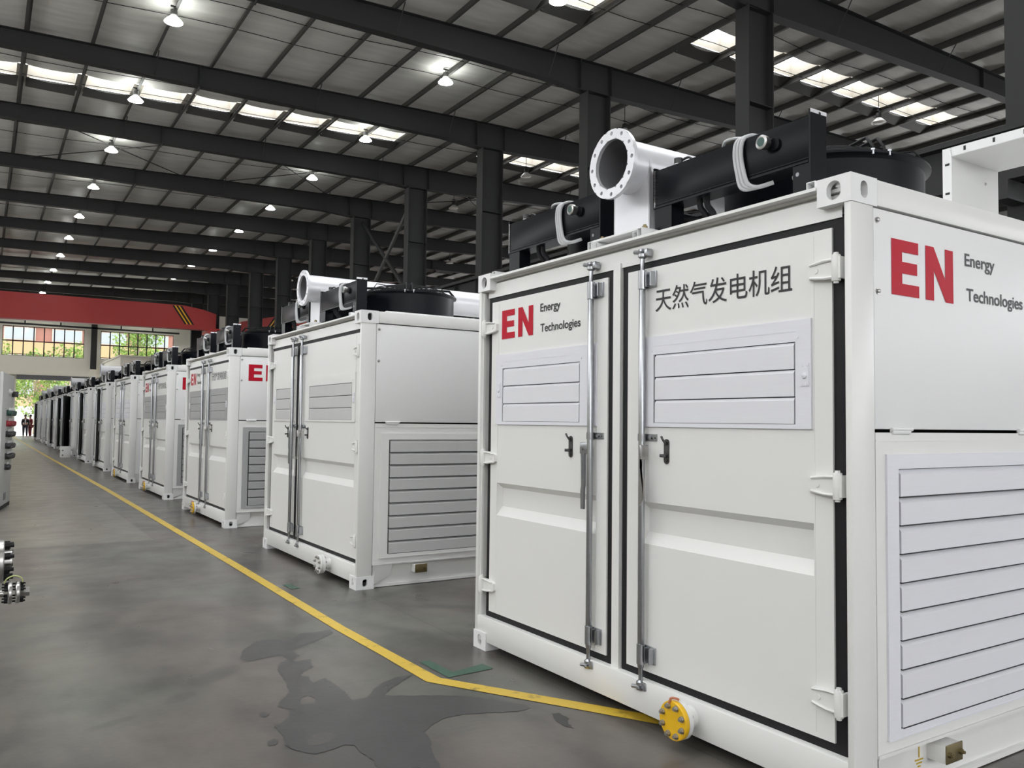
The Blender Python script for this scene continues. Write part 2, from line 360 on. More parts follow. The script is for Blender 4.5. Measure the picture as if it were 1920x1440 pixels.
def build_hall():
    g = MB().box(-80, 130, -70, 190, -0.25, -0.06).build('ground', mat('outdoor_paving', (0.55, 0.54, 0.52), 0.8, noise=0.08, nscale=0.7))
    struct(g, 'pale paving outside the hall, seen through the open door', 'ground')
    f = MB().box(-10, 38, -20, 77.9, -0.05, 0.0).build('floor', M['floor'])
    struct(f, 'grey sealed concrete floor with stains, scuffs and one wet patch', 'floor')
    # ceiling quilt between the purlins with slots for the skylight strips
    xs = []
    px = [ROOF_X[0]]+[x for x in PURLIN_X if ROOF_X[0] < x < ROOF_X[1]]+[ROOF_X[1]]
    for a, b in zip(px[:-1], px[1:]):
        for k in range(6): xs.append((a+(b-a)*k/6, k/6 if b-a > 1 else 0))
    xs.append((px[-1], 0))
    ys = sorted(set([Y0, YE]+[y for y in RAFTER_Y]+[y for s in SKY_Y for y in s]+[y+d for y in RAFTER_Y for d in (-0.35, 0.35, 3.0)]+[-14.0, -5.0, -2.0, 1.0]))
    ys = [y for y in ys if Y0 <= y <= YE]
    mb = MB(); idx = {}
    for i, (x, a) in enumerate(xs):
        for j, y in enumerate(ys):
            dist = min(abs(y-r) for r in RAFTER_Y)
            sag = 0.07*math.sin(PI*a)**0.6 if a > 0 else 0
            if dist < 0.1: sag *= 0.15
            idx[i, j] = len(mb.v); mb.v.append((x, y, zroof(x)-sag))
    for i in range(len(xs)-1):
        for j in range(len(ys)-1):
            ym = (ys[j]+ys[j+1])/2
            xm = (xs[i][0]+xs[i+1][0])/2
            if any(a < ym < b and sky_cell(xm, xa, xb) for a, b, xa, xb in SKY): continue
            mb.f.append((idx[i, j], idx[i+1, j], idx[i+1, j+1], idx[i, j+1]))
    c = mb.build('ceiling', M['ceiling'], sharp=60)
    struct(c, 'silver-grey insulated roof lining sagging between dark purlins', 'ceiling')
    for n, (a, b, xa, xb) in enumerate(SKY):
        cells = [(x0, x1) for x0, x1 in zip(px[:-1], px[1:]) if sky_cell((x0+x1)/2, xa, xb) and x1-x0 > 1]
        s = MB(); UP = 0.42
        k = MB(); e = MB()
        for x0, x1 in cells:
            z0, z1 = zroof(x0), zroof(x1)
            s.add([(x0, a-0.02, z0+UP), (x1, a-0.02, z1+UP), (x1, b+0.02, z1+UP), (x0, b+0.02, z0+UP)], [(0, 1, 2, 3)])
            for y in (a, b): k.add([(x0+0.14, y, z0-0.03), (x1-0.14, y, z1-0.03), (x1-0.14, y, z1+UP), (x0+0.14, y, z0+UP)], [(0, 1, 2, 3)])
            for xx, zz in ((x0+0.14, z0), (x1-0.14, z1)): k.add([(xx, a, zz-0.03), (xx, b, zz-0.03), (xx, b, zz+UP), (xx, a, zz+UP)], [(0, 1, 2, 3)])
            for xq, xr, zz in ((x0, x0+0.14, z0), (x1-0.14, x1, z1)): k.add([(xq, a, zz-0.03), (xr, a, zz-0.03), (xr, b, zz-0.03), (xq, b, zz-0.03)], [(0, 1, 2, 3)])
            e.add([(x0+0.12, b+0.02, z0-0.04), (x1-0.10, b+0.02, z1-0.04), (x1-0.10, b+0.50, z0-0.16), (x0+0.12, b+0.50, z0-0.16)], [(0, 1, 2, 3)])
            e.add([(x0+0.12, b+0.50, z0-0.16), (x1-0.10, b+0.50, z0-0.16), (x1-0.10, b+0.57, z0-0.06), (x0+0.12, b+0.57, z0-0.06)], [(0, 1, 2, 3)])
        w = s.build('window_%d' % (n+10), M['sky_panel'])
        struct(w, 'translucent roof skylight strip, in a set partly added for light, over the %s, %s counted from the near end' % ('aisle bay' if xa < 0 else 'far bay', ORD[n]), 'skylight')
        k.build('curb', M['curb'], w); e.build('flashing', M['girt'], w)
    # purlins
    for n, x in enumerate([x for x in PURLIN_X if -8.9 < x < 37.5]):
        z = zroof(x)
        p = MB().box(x-0.004, x+0.004, Y0, YE, z-0.2, z-0.005).box(x-0.07, x+0.004, Y0, YE, z-0.206, z-0.198).box(x-0.004, x+0.07, Y0, YE, z-0.012, z-0.004).build('roof_purlin_beam', M['girt'])
        struct(p, 'thin grey purlin running the length of the roof, %s from the aisle-side wall' % ORD[n], 'purlin')
    # rafters
    def rbot(x): return zroof(x)-0.2-(0.50+0.024*max(0, min(x, 14.5)) if x < 14.5 else max(0.62, 0.95-0.03*(x-14.5)))
    rx = [-10, -4, 0, 5, 10, 13, 14.5, 15.4, 18, 21, 25, 31, 38]
    for n, y in enumerate(RAFTER_Y):
        r = MB()
        top = [(x, zroof(x)-0.205) for x in rx]; bot = [(x, rbot(x)) for x in rx]
        r.prism(top+bot[::-1], y-0.007, y+0.007, 'y')
        r.prism(top+[(x, z-0.018) for x, z in top[::-1]], y-0.13, y+0.13, 'y')
        r.prism([(x, z+0.02) for x, z in bot]+bot[::-1], y-0.14, y+0.14, 'y')
        for x in (4.98, 14.35, 15.5, 24.9): r.box(x-0.012, x+0.012, y-0.12, y+0.12, rbot(x)-(0.08 if x == 4.98 else 0), zroof(x)-0.205)
        for x in PURLIN_X[5::3]:
            if x < 36:
                for sgn in (-1,): r.tube([(x, y+sgn*0.1, rbot(x)+0.04), (x+0.02, y+sgn*0.55, zroof(x)-0.2)], 0.016, 4)
        o = r.build('roof_beam', M['structure'])
        struct(o, 'deep dark steel rafter across the roof, %s from the near end' % ORD[n], 'roof beam')
    # columns of the middle line
    for n, y in enumerate(RAFTER_Y):
        zt = rbot(14.9)+0.02
        c = MB().box(14.52, 14.545, y-0.2, y+0.2, 0, zt).box(15.355, 15.38, y-0.2, y+0.2, 0, zt).box(14.545, 15.355, y-0.008, y+0.008, 0, zt)
        c.box(14.42, 15.48, y-0.28, y+0.28, 0, 0.03)
        for z in (5.7, 9.0, zt-0.02): c.box(14.545, 15.355, y-0.19, y+0.19, z, z+0.015)
        c.box(13.9, 14.53, y-0.12, y+0.12, 5.3, 5.62).box(15.37, 15.95, y-0.12, y+0.12, 5.3, 5.62)
        o = c.build('steel_column', M['structure'])
        struct(o, 'dark H-section steel column, %s of the middle line from the near end' % ORD[n], 'column')
    # crane runway beams on both sides of the column line
    for nm, x in (('aisle', 14.1), ('far bay', 15.8)):
        b = MB().box(x-0.2, x+0.2, Y0, 77.4, 6.42, 6.45).box(x-0.16, x+0.16, Y0, 77.4, 5.62, 5.65).box(x-0.008, x+0.008, Y0, 77.4, 5.65, 6.42)
        b.box(x-0.04, x+0.04, Y0, 77.4, 6.45, 6.57)
        y = Y0+0.6
        while y < 77.2: b.box(x-0.15, x+0.15, y, y+0.012, 5.65, 6.42); y += 1.5
        o = b.build('crane_runway_beam', M['structure'])
        struct(o, 'long dark crane runway girder on the %s side of the column line' % nm, 'runway beam')
    # diagonal column bracing
    for n, (ya, yb, za, zb) in enumerate(((31.15, 36.65, 11.0, 6.7), (36.65, 31.15, 11.0, 6.7))):
        o = MB().tube([(14.95, ya, za), (14.95, yb, zb)], 0.09, 6).build('diagonal_brace_beam', M['structure'] if n else M['girt'])
        struct(o, 'diagonal steel brace between two columns, %s' % ('falling towards the end wall' if n == 0 else 'falling towards the near end'), 'brace')
    # roof cross rods and sag rods
    k = 0
    for xa, xb in ((1.2, 6.8), (8.4, 13.2), (16.5, 22.0)):
        for ya, yb in ((31.2, 36.6), (36.6, 31.2)):
            o = MB().tube([(xa, ya, zroof(xa)-0.32), (xb, yb, zroof(xb)-0.32)], 0.018, 6).build('bracing_rod', M['structure'])
            struct(o, 'thin crossing roof brace rod, %s of the set in the fifth bay' % ORD[k], 'brace rod'); k += 1
    k = 0
    for y in RAFTER_Y[:-1]:
        for d in (2.1, 3.3):
            pts = [(x, y+d+0.1*math.sin(x), zroof(x)-(0.1 if d < 3 else 0.13)) for x in [-9+1.0*i for i in range(46)]]
            o = MB().tube(pts, 0.011, 5).build('sag_rod', M['structure'])
            struct(o, 'thin sag rod tying the purlins across the roof, %s from the near end' % ORD[k], 'tie rod'); k += 1
    # end wall with door opening, windows, ledge, dark upper band
    w = MB(); y0, y1 = YE, YE+0.25
    def ez(z): return 1.556+(z-1.556)*YE/66
    za, zb, zc = ez(5.77), ez(7.82), ez(9.55)
    WIN = ((1.08, 6.95), (8.20, 14.0)); DX0, DX1, DZ = 2.14, 7.35, ez(4.2)
    w.box(-10, DX0, y0, y1, 0, za).box(DX1, 38, y0, y1, 0, za).box(DX0, DX1, y0, y1, DZ, za).box(-10, 38, y0, y1, zb, zc)
    w.box(-10, WIN[0][0], y0, y1, za, zb).box(WIN[0][1], WIN[1][0], y0, y1, za, zb).box(WIN[1][1], 38, y0, y1, za, zb)
    struct(w.build('wall_end', M['cream']), 'cream end wall beyond the row with windows above an open door', 'wall')
    struct(MB().box(-10, 38, y0-0.02, y1, zc, 12.6).build('wall_end_upper', M['structure']), 'dark upper band of the end wall under the roof', 'wall')
    struct(MB().box(-10, 14.3, y0-0.45, y0, ez(4.45), ez(4.62)).build('trim_1', M['cream']), 'cream ledge along the end wall above the shutter', 'ledge')
    d = MB().box(DX0, DX1, y0-0.38, y0-0.02, ez(4.12), ez(4.44))
    for i in range(4): d.box(DX0, DX1, y0-0.40, y0-0.38, ez(4.14+i*0.075), ez(4.19+i*0.075))
    struct(d.build('door_1', M['shutter']), 'rolled-up grey shutter over the open door in the end wall', 'shutter door')
    gl = bpy.data.materials.new('window_glass'); gl.use_nodes = True; nt = gl.node_tree
    nt.nodes.clear(); out = nt.nodes.new('ShaderNodeOutputMaterial'); mx = nt.nodes.new('ShaderNodeMixShader'); t = nt.nodes.new('ShaderNodeBsdfTransparent'); gs = nt.nodes.new('ShaderNodeBsdfGlossy')
    t.inputs[0].default_value = (0.93, 0.95, 0.94, 1); gs.inputs['Roughness'].default_value = 0.05; mx.inputs[0].default_value = 0.06
    nt.links.new(t.outputs[0], mx.inputs[1]); nt.links.new(gs.outputs[0], mx.inputs[2]); nt.links.new(mx.outputs[0], out.inputs[0])
    for i, (a, b) in enumerate(WIN):
        fr = MB(); n = 8
        for q in range(n+1):
            x = a+(b-a)*q/n; fr.box(x-0.04, x+0.04, y0+0.03, y0+0.12, za, zb)
        for z in (za, (za+zb)/2, zb): fr.box(a, b, y0+0.035, y0+0.115, z-0.035, z+0.035)
        o = struct(fr.build('window_%d' % (i+1), M['blackmatte']), ('black-framed window of sixteen panes above the shutter door' if i == 0 else 'black-framed window of sixteen panes beside the column line'), 'window')
        MB().box(a, b, y0+0.07, y0+0.08, za, zb).build('glass_pane', gl, o)
    struct(MB().box(-10, 14.4, y0-0.40, y0-0.28, ez(7.9), ez(8.02)).build('trim_2', M['structure']), 'thin dark rail running along the end wall over the windows', 'rail')
    for i, x in enumerate((2.6, 5.15, 9.7, 12.2)):
        struct(MB().box(x-0.05, x+0.05, y0-0.38, y0-0.30, ez(8.02), ez(9.0)).build('hanger_beam', M['structure']), 'short hanger post over the end wall rail, %s from the shutter side' % ORD[i], 'hanger')
    struct(MB().box(7.45, 7.88, y0-0.40, y0, ez(5.0), 11.2).build('wall_column', M['structure']), 'dark post on the end wall between the two windows', 'column')
    struct(MB().box(7.45, 7.93, y0-0.46, y0, 0, ez(5.0)).build('wall_pier', M['cream']), 'cream pier carrying the dark end wall post', 'pier')
    # unseen side and near walls; their window bands are added to let daylight in
    w = MB()
    ZB = [(0, 6.6), (9.2, 11.7)]
    for za_, zb_ in ZB: w.box(-10.2, -10, Y0, YE, za_, zb_)
    y = Y0
    while y < YE: w.box(-10.2, -10, y, min(y+0.7, YE), 6.6, 9.2); y += 6
    struct(w.build('wall_left', M['cream']), 'cream side wall of the aisle bay with a high band of openings added for daylight', 'wall')
    w = MB().box(-10, 38, Y0-0.2, Y0, 0, 3.4).box(-10, 38, Y0-0.2, Y0, 8.8, 12.6)
    x = -10
    while x < 38: w.box(x, x+0.6, Y0-0.2, Y0, 3.4, 8.8); x += 6
    struct(w.build('wall_near', M['cream']), 'cream wall at the near end with a high band of openings added for daylight', 'wall')
    w = MB().box(38, 38.2, Y0, YE, 0, 6.2).box(38, 38.2, Y0, YE, 9.6, 12.6)
    y = Y0
    while y < YE: w.box(38, 38.2, y, min(y+0.7, YE), 6.2, 9.6); y += 6
    struct(w.build('wall_right', mat('grey_wall', (0.30, 0.30, 0.29), 0.8)), 'grey side wall of the far bay with a high band of openings added for daylight', 'wall')
    # floor paint
    def ribbon(name, left, right, m, label):
        n = len(left); mb_ = MB(); mb_.add([(x, y, 0.003) for x, y in left]+[(x, y, 0.003) for x, y in right], [(i, i+1, i+1+n, i+n) for i in range(n-1)])
        return struct(mb_.build(name, m), label, 'floor marking')
    ribbon('floor_marking', [(1.98, 75), (2.13, 38), (2.25, 20), (2.27, 9), (2.26, 5.92), (2.28, 5.12), (2.285, 4.47), (2.79, 3.60), (3.06, 3.13)],
           [(2.08, 75), (2.23, 38), (2.36, 20), (2.37, 9), (2.35, 5.95), (2.37, 5.18), (2.39, 4.49), (2.86, 3.70), (3.14, 3.22)], M['line'],
           'worn yellow line along the row that bends under the nearest-logo container'.replace('nearest-logo', 'first'))
    ribbon('floor_marking', [(2.43, 4.86), (2.435, 4.47), (2.77, 4.49)], [(2.50, 4.84), (2.51, 4.555), (2.76, 4.61)], M['greenline'],
           'faded green L-shaped mark on the floor by the bend of the yellow line')
    ribbon('floor_marking', [(2.43, 7.75), (2.44, 7.52)], [(2.50, 7.75), (2.53, 7.52)], M['greenline'], 'faint green floor mark before the second container')
build_hall()

def stain(poly, m, label, z, cat='stain'):
    """an irregular film on the floor; the outline is roughened a little between its corners"""
    rnd = random.Random(len(poly)*7); pts = []
    for k, p in enumerate(poly):
        q = poly[(k+1) % len(poly)]; p_, q_ = Vector(p), Vector(q); n = max(2, int((q_-p_).length/0.02)); nr = Vector((-(q_-p_).y, (q_-p_).x)).normalized()
        for t in range(n): pts.append(p_.lerp(q_, t/n)+nr*(rnd.uniform(-0.006, 0.006) if t else 0))
    bm = bmesh.new(); f = bm.faces.new([bm.verts.new((p.x, p.y, z)) for p in pts]); bm.normal_update()
    bmesh.ops.triangulate(bm, faces=[f]); bm.verts.index_update()
    mb = MB(); mb.add([v.co.copy() for v in bm.verts], [[v.index for v in t.verts] for t in bm.faces]); bm.free()
    o = mb.build('floor_stain', m); tag(o, label, cat, kind='structure'); return o
stain([(1.46, 5.508), (1.534, 5.705), (1.667, 5.886), (1.792, 5.89), (1.847, 5.782), (1.93, 5.843), (2.003, 5.948), (2.109, 5.91), (2.227, 5.937), (2.213, 5.827), (2.082, 5.721), (1.963, 5.639), (1.882, 5.582), (1.813, 5.522), (1.819, 5.392), (1.764, 5.33), (1.717, 5.293), (1.719, 5.45), (1.662, 5.455), (1.563, 5.429), (1.482, 5.422)], M['wet_floor'], 'thin damp patch on the floor beside the yellow line', 0.0012)
stain([(1.661, 5.299), (1.732, 5.34), (1.753, 5.263), (1.849, 5.271), (1.801, 5.084), (1.732, 5.04), (1.686, 4.968), (1.717, 4.918), (1.701, 4.794), (1.733, 4.813), (1.79, 4.843), (1.803, 4.718), (1.803, 4.533), (1.787, 4.39), (1.705, 4.359), (1.631, 4.376), (1.582, 4.418), (1.624, 4.514), (1.608, 4.599), (1.559, 4.573), (1.505, 4.452), (1.456, 4.404), (1.422, 4.455), (1.398, 4.502), (1.457, 4.599), (1.528, 4.696), (1.564, 4.859), (1.582, 5.005), (1.597, 5.162)], M['wet_floor'], 'ragged damp streak running up from the large wet patch', 0.0015)
stain([(1.436, 4.403), (1.511, 4.46), (1.6, 4.447), (1.717, 4.391), (1.872, 4.387), (1.967, 4.509), (2.072, 4.597), (2.173, 4.641), (2.277, 4.636), (2.148, 4.537), (2.046, 4.462), (1.974, 4.375), (2.08, 4.298), (2.223, 4.227), (2.383, 4.104), (2.497, 3.947), (2.567, 3.839), (2.57, 3.772), (2.473, 3.766), (2.335, 3.83), (2.211, 3.879), (2.082, 3.877), (1.981, 3.82), (1.915, 3.749), (1.896, 3.653), (1.831, 3.516), (1.785, 3.315), (1.543, 3.461), (1.561, 3.585), (1.544, 3.689), (1.555, 3.781), (1.515, 3.816), (1.45, 3.785), (1.368, 3.772), (1.323, 3.813), (1.287, 3.883), (1.27, 3.953), (1.298, 4.065), (1.306, 4.168), (1.291, 4.205), (1.351, 4.255), (1.405, 4.311)], M['wet_floor'], 'large dark wet patch on the concrete before the bend of the yellow line', 0.0018)
stain([(1.362, 3.887), (1.383, 3.961), (1.438, 4.007), (1.5, 4.019), (1.53, 3.941), (1.469, 3.884), (1.406, 3.866)], M['floor'], 'dry pale island of concrete within the large wet patch', 0.0024)
stain([(1.28, 4.434), (1.313, 4.458), (1.328, 4.406), (1.3, 4.374), (1.278, 4.387)], M['wet_floor'], 'small wet spot above the edge of the large wet patch', 0.0012)
stain([(1.21, 4.039), (1.247, 4.058), (1.264, 4.028), (1.232, 3.975), (1.203, 3.978)], M['wet_floor'], 'small wet spot on the aisle side of the large wet patch', 0.0012)
stain([(2.618, 3.648), (2.66, 3.636), (2.655, 3.534), (2.617, 3.498), (2.593, 3.415), (2.568, 3.463), (2.576, 3.552)], mat('oily_dirt', (0.028, 0.028, 0.027), 0.45, noise=0.5, nscale=18), 'black oily smear on the floor by the yellow line end', 0.0012)

# ------------------------------------------------------------------ lettering
def letter_mesh(body, off=0.0):
    c = bpy.data.curves.new('lettering', 'FONT'); c.body = body; c.size = 1; c.offset = off
    o = bpy.data.objects.new('lettering', c); COL.objects.link(o)
    dg = bpy.context.evaluated_depsgraph_get(); me = bpy.data.meshes.new_from_object(o.evaluated_get(dg))
    vs_ = [v.co.copy() for v in me.vertices]; fs = [tuple(p.vertices) for p in me.polygons]
    bpy.data.objects.remove(o); bpy.data.curves.remove(c); bpy.data.meshes.remove(me)
    return vs_, fs
def put_letters(mb, body, org, ex, width, cap, ref_cap=0.682, nrm=None, lift=0.002, pre=None):
    """writes body starting at org (baseline start) along ex, z up; width = total width, cap = height of a capital"""
    vs_, fs = pre or letter_mesh(body)
    x0 = min(v.x for v in vs_); x1 = max(v.x for v in vs_)
    ex, n = Vector(ex), Vector(nrm); sx = width/(x1-x0); sy = cap/ref_cap
    mb.add([Vector(org)+ex*((v.x-x0)*sx)+Vector((0, 0, 1))*(v.y*sy)+n*lift for v in vs_], fs)
EN_E = [(0, 0), (0.43, 0), (0.43, 0.215), (0.165, 0.215), (0.165, 0.40), (0.40, 0.40), (0.40, 0.61), (0.165, 0.61), (0.165, 0.785), (0.42, 0.785), (0.42, 1), (0, 1)]
EN_N = [(0.535, 0), (0.672, 0), (0.672, 0.56), (0.868, 0), (1, 0), (1, 1), (0.862, 1), (0.862, 0.43), (0.672, 1), (0.535, 1)]
def en_logo(org, ex, w, h, nrm):
    mb = MB(); ex, n, up = Vector(ex), Vector(nrm), Vector((0, 0, 1)); o = Vector(org)
    for poly in (EN_E, EN_N):
        pts = [o+ex*(x*w)+up*(y*h) for x, y in poly]; k = len(pts)
        bm = bmesh.new(); vv = [bm.verts.new(p+n*0.002) for p in pts]; f = bm.faces.new(vv); bm.normal_update()
        bmesh.ops.triangulate(bm, faces=[f]); bm.verts.index_update()
        mb.add([v.co.copy() for v in bm.verts], [[v.index for v in t.verts] for t in bm.faces]); bm.free()
    return mb

# ------------------------------------------------------------------ generator container
DP = 0.05          # door plane behind the front face
WID, HGT, LEN = 2.98, 2.591, 6.06
def fv(v): return (v+2.036)*1.017-2.036
def fz(z): return (z-1.556)*1.017+1.556

def casting(mb, u0, v0, z0, su, sv, top):
    """ISO corner casting box from (u0,v0,z0), holes on the front/back, outer side and top/bottom"""
    a, b, h = 0.178, 0.162, 0.118
    u1, v1, z1 = u0+a, v0+b, z0+h
    fu = u0 if su < 0 else u1; fside = v0 if sv < 0 else v1
    mb.holed_plate((fu, v0, z0), (0, b, 0), (0, 0, h), (su, 0, 0), 0.034 if top else 0.024, 0.040, 0.03)
    mb.holed_plate((u0, fside, z0), (a, 0, 0), (0, 0, h), (0, sv, 0), 0.024, 0.036, 0.03)
    mb.holed_plate((u0, v0, z1 if top else z0), (a, 0, 0), (0, b, 0), (0, 0, 1 if top else -1), 0.055, 0.03, 0.03)
    ou = u1 if su < 0 else u0; ov = v1 if sv < 0 else v0; oz = z0 if top else z1
    mb.add([(ou, v0, z0), (ou, v1, z0), (ou, v1, z1), (ou, v0, z1)], [(0, 1, 2, 3)])
    mb.add([(u0, ov, z0), (u1, ov, z0), (u1, ov, z1), (u0, ov, z1)], [(0, 1, 2, 3)])
    mb.add([(u0, v0, oz), (u1, v0, oz), (u1, v1, oz), (u0, v1, oz)], [(0, 1, 2, 3)])

def slats(mb, axis, a, b, z0, z1, n, face, sgn):
    """n louvre slats between z0 and z1; axis 'x' (run along u, facing -v) or 'y' (run along v, facing -u)"""
    p = (z1-z0)/n
    for k in range(n):
        zb = z0+k*p
        prof = [(face+0.012, zb+0.002), (face-0.004, zb+0.002), (face-0.004, zb+p-0.016), (face+0.004, zb+p-0.003), (face+0.012, zb+p-0.003)]
        mb.prism(prof, a, b, axis)

def door_leaf(root, v0, v1, origin, hinge_v, rod_v, style, far, ALU='alu', SLAT='alu_slat'):
    """one door leaf with its outer edges v0..v1 in the door plane; hinge on v1 if far else v0"""
    gz0, gz1 = (fz(0.235), fz(2.424))
    gw = 0.050
    a, b = v0+gw, v1-gw; z0, z1 = gz0+gw, gz1-gw
    # recess and louvre
    ra, rb = a+0.075, b-0.075
    if not far: ra, rb = (fv(0.173), fv(1.235)) if style == 'first' else (a+0.08, rod_v+0.03)
    else: ra, rb = (fv(1.616), fv(2.685)) if style == 'first' else (rod_v-0.04, b-0.08)
    rz0, rz1 = fz(0.935), fz(1.152)
    u = DP-0.012
    mb = MB()
    mb.box(u, u+0.05, a, b, z0, rz0).box(u, u+0.05, a, b, rz1, z1).box(u, u+0.05, a, ra, rz0, rz1).box(u, u+0.05, rb, b, rz0, rz1)
    ui = u+0.042
    mb.add([(u, ra, rz1), (u, rb, rz1), (ui, rb-0.01, rz1-0.036), (ui, ra+0.01, rz1-0.036)], [(0, 1, 2, 3)])
    mb.add([(u, ra, rz0), (u, rb, rz0), (ui, rb-0.01, rz0+0.06), (ui, ra+0.01, rz0+0.06)], [(0, 1, 2, 3)])
    mb.add([(ui, ra+0.01, rz0+0.06), (ui, rb-0.01, rz0+0.06), (ui, rb-0.01, rz1-0.036), (ui, ra+0.01, rz1-0.036)], [(0, 1, 2, 3)])
    for r, s in ((ra, 1), (rb, -1)):
        mb.add([(u, r, rz0), (ui, r+s*0.01, rz0+0.06), (ui, r+s*0.01, rz1-0.036), (u, r, rz1)], [(0, 1, 2, 3)])
    # raised edge strips of the pressed skin
    for vv in (ra, rb): mb.box(u-0.0015, u, vv-0.003, vv+0.003, z0+0.02, z1-0.02)
    d = mb.build('door', M['white'], root, origin); d.location = origin
    def sub(m, name, material): return m.build(name, material, d, origin)
    g = MB(); gu0, gu1 = DP-0.002, DP+0.045
    g.box(gu0, gu1, v0, a, gz0, gz1).box(gu0, gu1, b, v1, gz0, gz1).box(gu0, gu1, a, b, gz0, z0).box(gu0, gu1, a, b, z1, gz1)
    sub(g, 'gasket', M['rubber'])
    sub(MB().box(DP+0.046, DP+0.06, v0, v1, gz0, gz1), 'lining', M['dark'])
    # louvre
    if not far:
        la, lb = (fv(0.181), fv(1.247)) if style == 'first' else (a+0.07, min(fv(1.245) if style == 'third' else fv(1.54), b-0.02))
        oa, ob = la+0.08, lb-0.105
    else:
        la, lb = (fv(1.616), fv(2.70)) if style == 'first' else ((fv(1.55) if style == 'third' else fv(1.93)), b-0.08)
        oa, ob = la+0.155, lb-0.085
    lz0, lz1, oz0, oz1 = fz(1.542), fz(2.01), fz(1.562), fz(1.915)
    fr = MB(); fu = u-0.010
    fr.box(fu, u, la, lb, oz1, lz1).box(fu, u, la, lb, lz0, oz0).box(fu, u, la, oa, oz0, oz1).box(fu, u, ob, lb, oz0, oz1)
    fr.box(fu-0.001, fu, oa, ob, oz1+0.045, oz1+0.047)
    for vv in (oa-0.012, ob+0.012): fr.hex((fu-0.003, vv, oz1+0.02), (1, 0, 0), 0.007, 0.004)
    sub(fr, 'louvre_frame', M[ALU])
    sl = MB(); slats(sl, 'y', oa+0.008, ob-0.012, oz0, oz1, 3, u-0.006, -1)
    sl.build('louvre_slats', M[SLAT], d, origin, sharp=15)
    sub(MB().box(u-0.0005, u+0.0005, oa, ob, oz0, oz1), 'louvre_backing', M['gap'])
    kv = (la+0.03) if not far else (lb-0.042)
    k = MB().box(fu-0.004, fu, kv-0.021, kv+0.021, fz(1.724), fz(1.819))
    for dz in (0.008, 0.087):
        for dv in (-0.012, 0.012): k.hex((fu-0.006, kv+dv, fz(1.724)+dz), (1, 0, 0), 0.004, 0.003)
    k.lathe([(0.014, 0), (0.012, 0.006), (0.002, 0.009)], (fu-0.003, kv, fz(1.768)), (-1, 0, 0), 12, cap1=True)
    sub(k, 'louvre_latch', M['alu'])
    # lock rod with brackets, cam ends and handle
    ru = DP-0.045
    rod = MB().tube([(ru, rod_v, fz(0.24)), (ru, rod_v, fz(0.30)), (ru, rod_v, fz(0.31)), (ru, rod_v, fz(2.34)), (ru, rod_v, fz(2.35)), (ru, rod_v, fz(2.44))], [0.012, 0.012, 0.0175, 0.0175, 0.012, 0.012], 14)
    for z, sgn in ((fz(0.215), -1), (fz(2.452), 1)):
        rod.lathe([(0.012, -0.03), (0.024, -0.02), (0.024, -0.005), (0.014, 0.002), (0.026, 0.008), (0.022, 0.02), (0.004, 0.026)], (ru, rod_v, z), (0, 0, sgn), 14, cap1=True)
        rod.box(ru-0.01, DP-0.012, rod_v-0.045, rod_v-0.012, z-0.02, z+0.022, 0.006).tube([(ru-0.012, rod_v-0.01, z), (ru-0.012, rod_v+0.05, z+0.012*sgn)], 0.011, 8)
    sub(rod, 'lock_rod', M['chrome'])
    for nm, za, zb in (('upper', fz(2.262), fz(2.36)), ('lower', fz(0.325), fz(0.425))):
        br = MB().lathe([(0.0225, 0), (0.0225, zb-za)], (ru, rod_v, za), (0, 0, 1), 16, True, True)
        br.box(DP-0.022, DP-0.012, rod_v-0.08, rod_v+0.03, za+0.006, zb-0.006, 0.003).box(ru-0.004, DP-0.012, rod_v-0.034, rod_v-0.028, za+0.01, zb-0.01)
        br.box(ru-0.01, DP-0.012, rod_v-0.075, rod_v-0.069, za+0.012, zb-0.012)
        for dz in (0.022, zb-za-0.022): br.hex((DP-0.022, rod_v-0.055, za+dz), (-1, 0, 0), 0.010, 0.012); br.tube([(DP-0.03, rod_v-0.055, za+dz), (DP-0.036, rod_v-0.055, za+dz)], 0.006, 8)
        sub(br, 'rod_bracket', M['chrome'])
    cl = MB().lathe([(0.0215, 0), (0.0215, 0.038)], (ru, rod_v, fz(1.468)), (0, 0, 1), 16, True, True).box(DP-0.02, DP-0.012, rod_v-0.085, rod_v+0.028, fz(1.470), fz(1.504))
    cl.hex((DP-0.02, rod_v-0.045, fz(1.487)), (-1, 0, 0), 0.011, 0.012).hex((DP-0.02, rod_v-0.072, fz(1.487)), (-1, 0, 0), 0.007, 0.006)
    sub(cl, 'rod_clamp', M['chrome'])
    h = MB()
    if far:
        hv = rod_v+0.055
        h.box(ru-0.012, ru+0.004, rod_v+0.005, hv+0.028, fz(1.382), fz(1.447), 0.006)
        h.hex((ru-0.012, hv, fz(1.412)), (-1, 0, 0), 0.009, 0.008)
        h.prism([(hv-0.016, fz(1.385)), (hv+0.018, fz(1.385)), (hv+0.012, fz(1.20)), (hv+0.02, fz(1.17)), (hv+0.016, fz(1.07)), (hv-0.010, fz(1.07)), (hv-0.012, fz(1.18)), (hv-0.018, fz(1.21))], ru-0.010, ru+0.002, 'x')
        h.box(ru-0.016, ru-0.008, hv-0.003, hv+0.003, fz(1.24), fz(1.37))
    else:
        hv = rod_v-0.032
        h.box(ru-0.055, ru, hv-0.022, hv-0.010, fz(1.375), fz(1.448), 0.004)
        h.prism([(hv-0.018, fz(1.385)), (hv-0.004, fz(1.385)), (hv-0.004, fz(1.33)), (hv-0.034, fz(1.27)), (hv-0.034, fz(1.175)), (hv+0.002, fz(1.135)), (hv+0.004, fz(1.24))], ru-0.045, ru-0.037, 'x')
    sub(h, 'lock_handle', M['steel'] if not far else M['chrome'])
    # oval latch plate
    lv = fv(1.86) if far and style == 'first' else (fv(1.052) if style == 'first' else (rod_v+0.22 if far else rod_v-0.16))
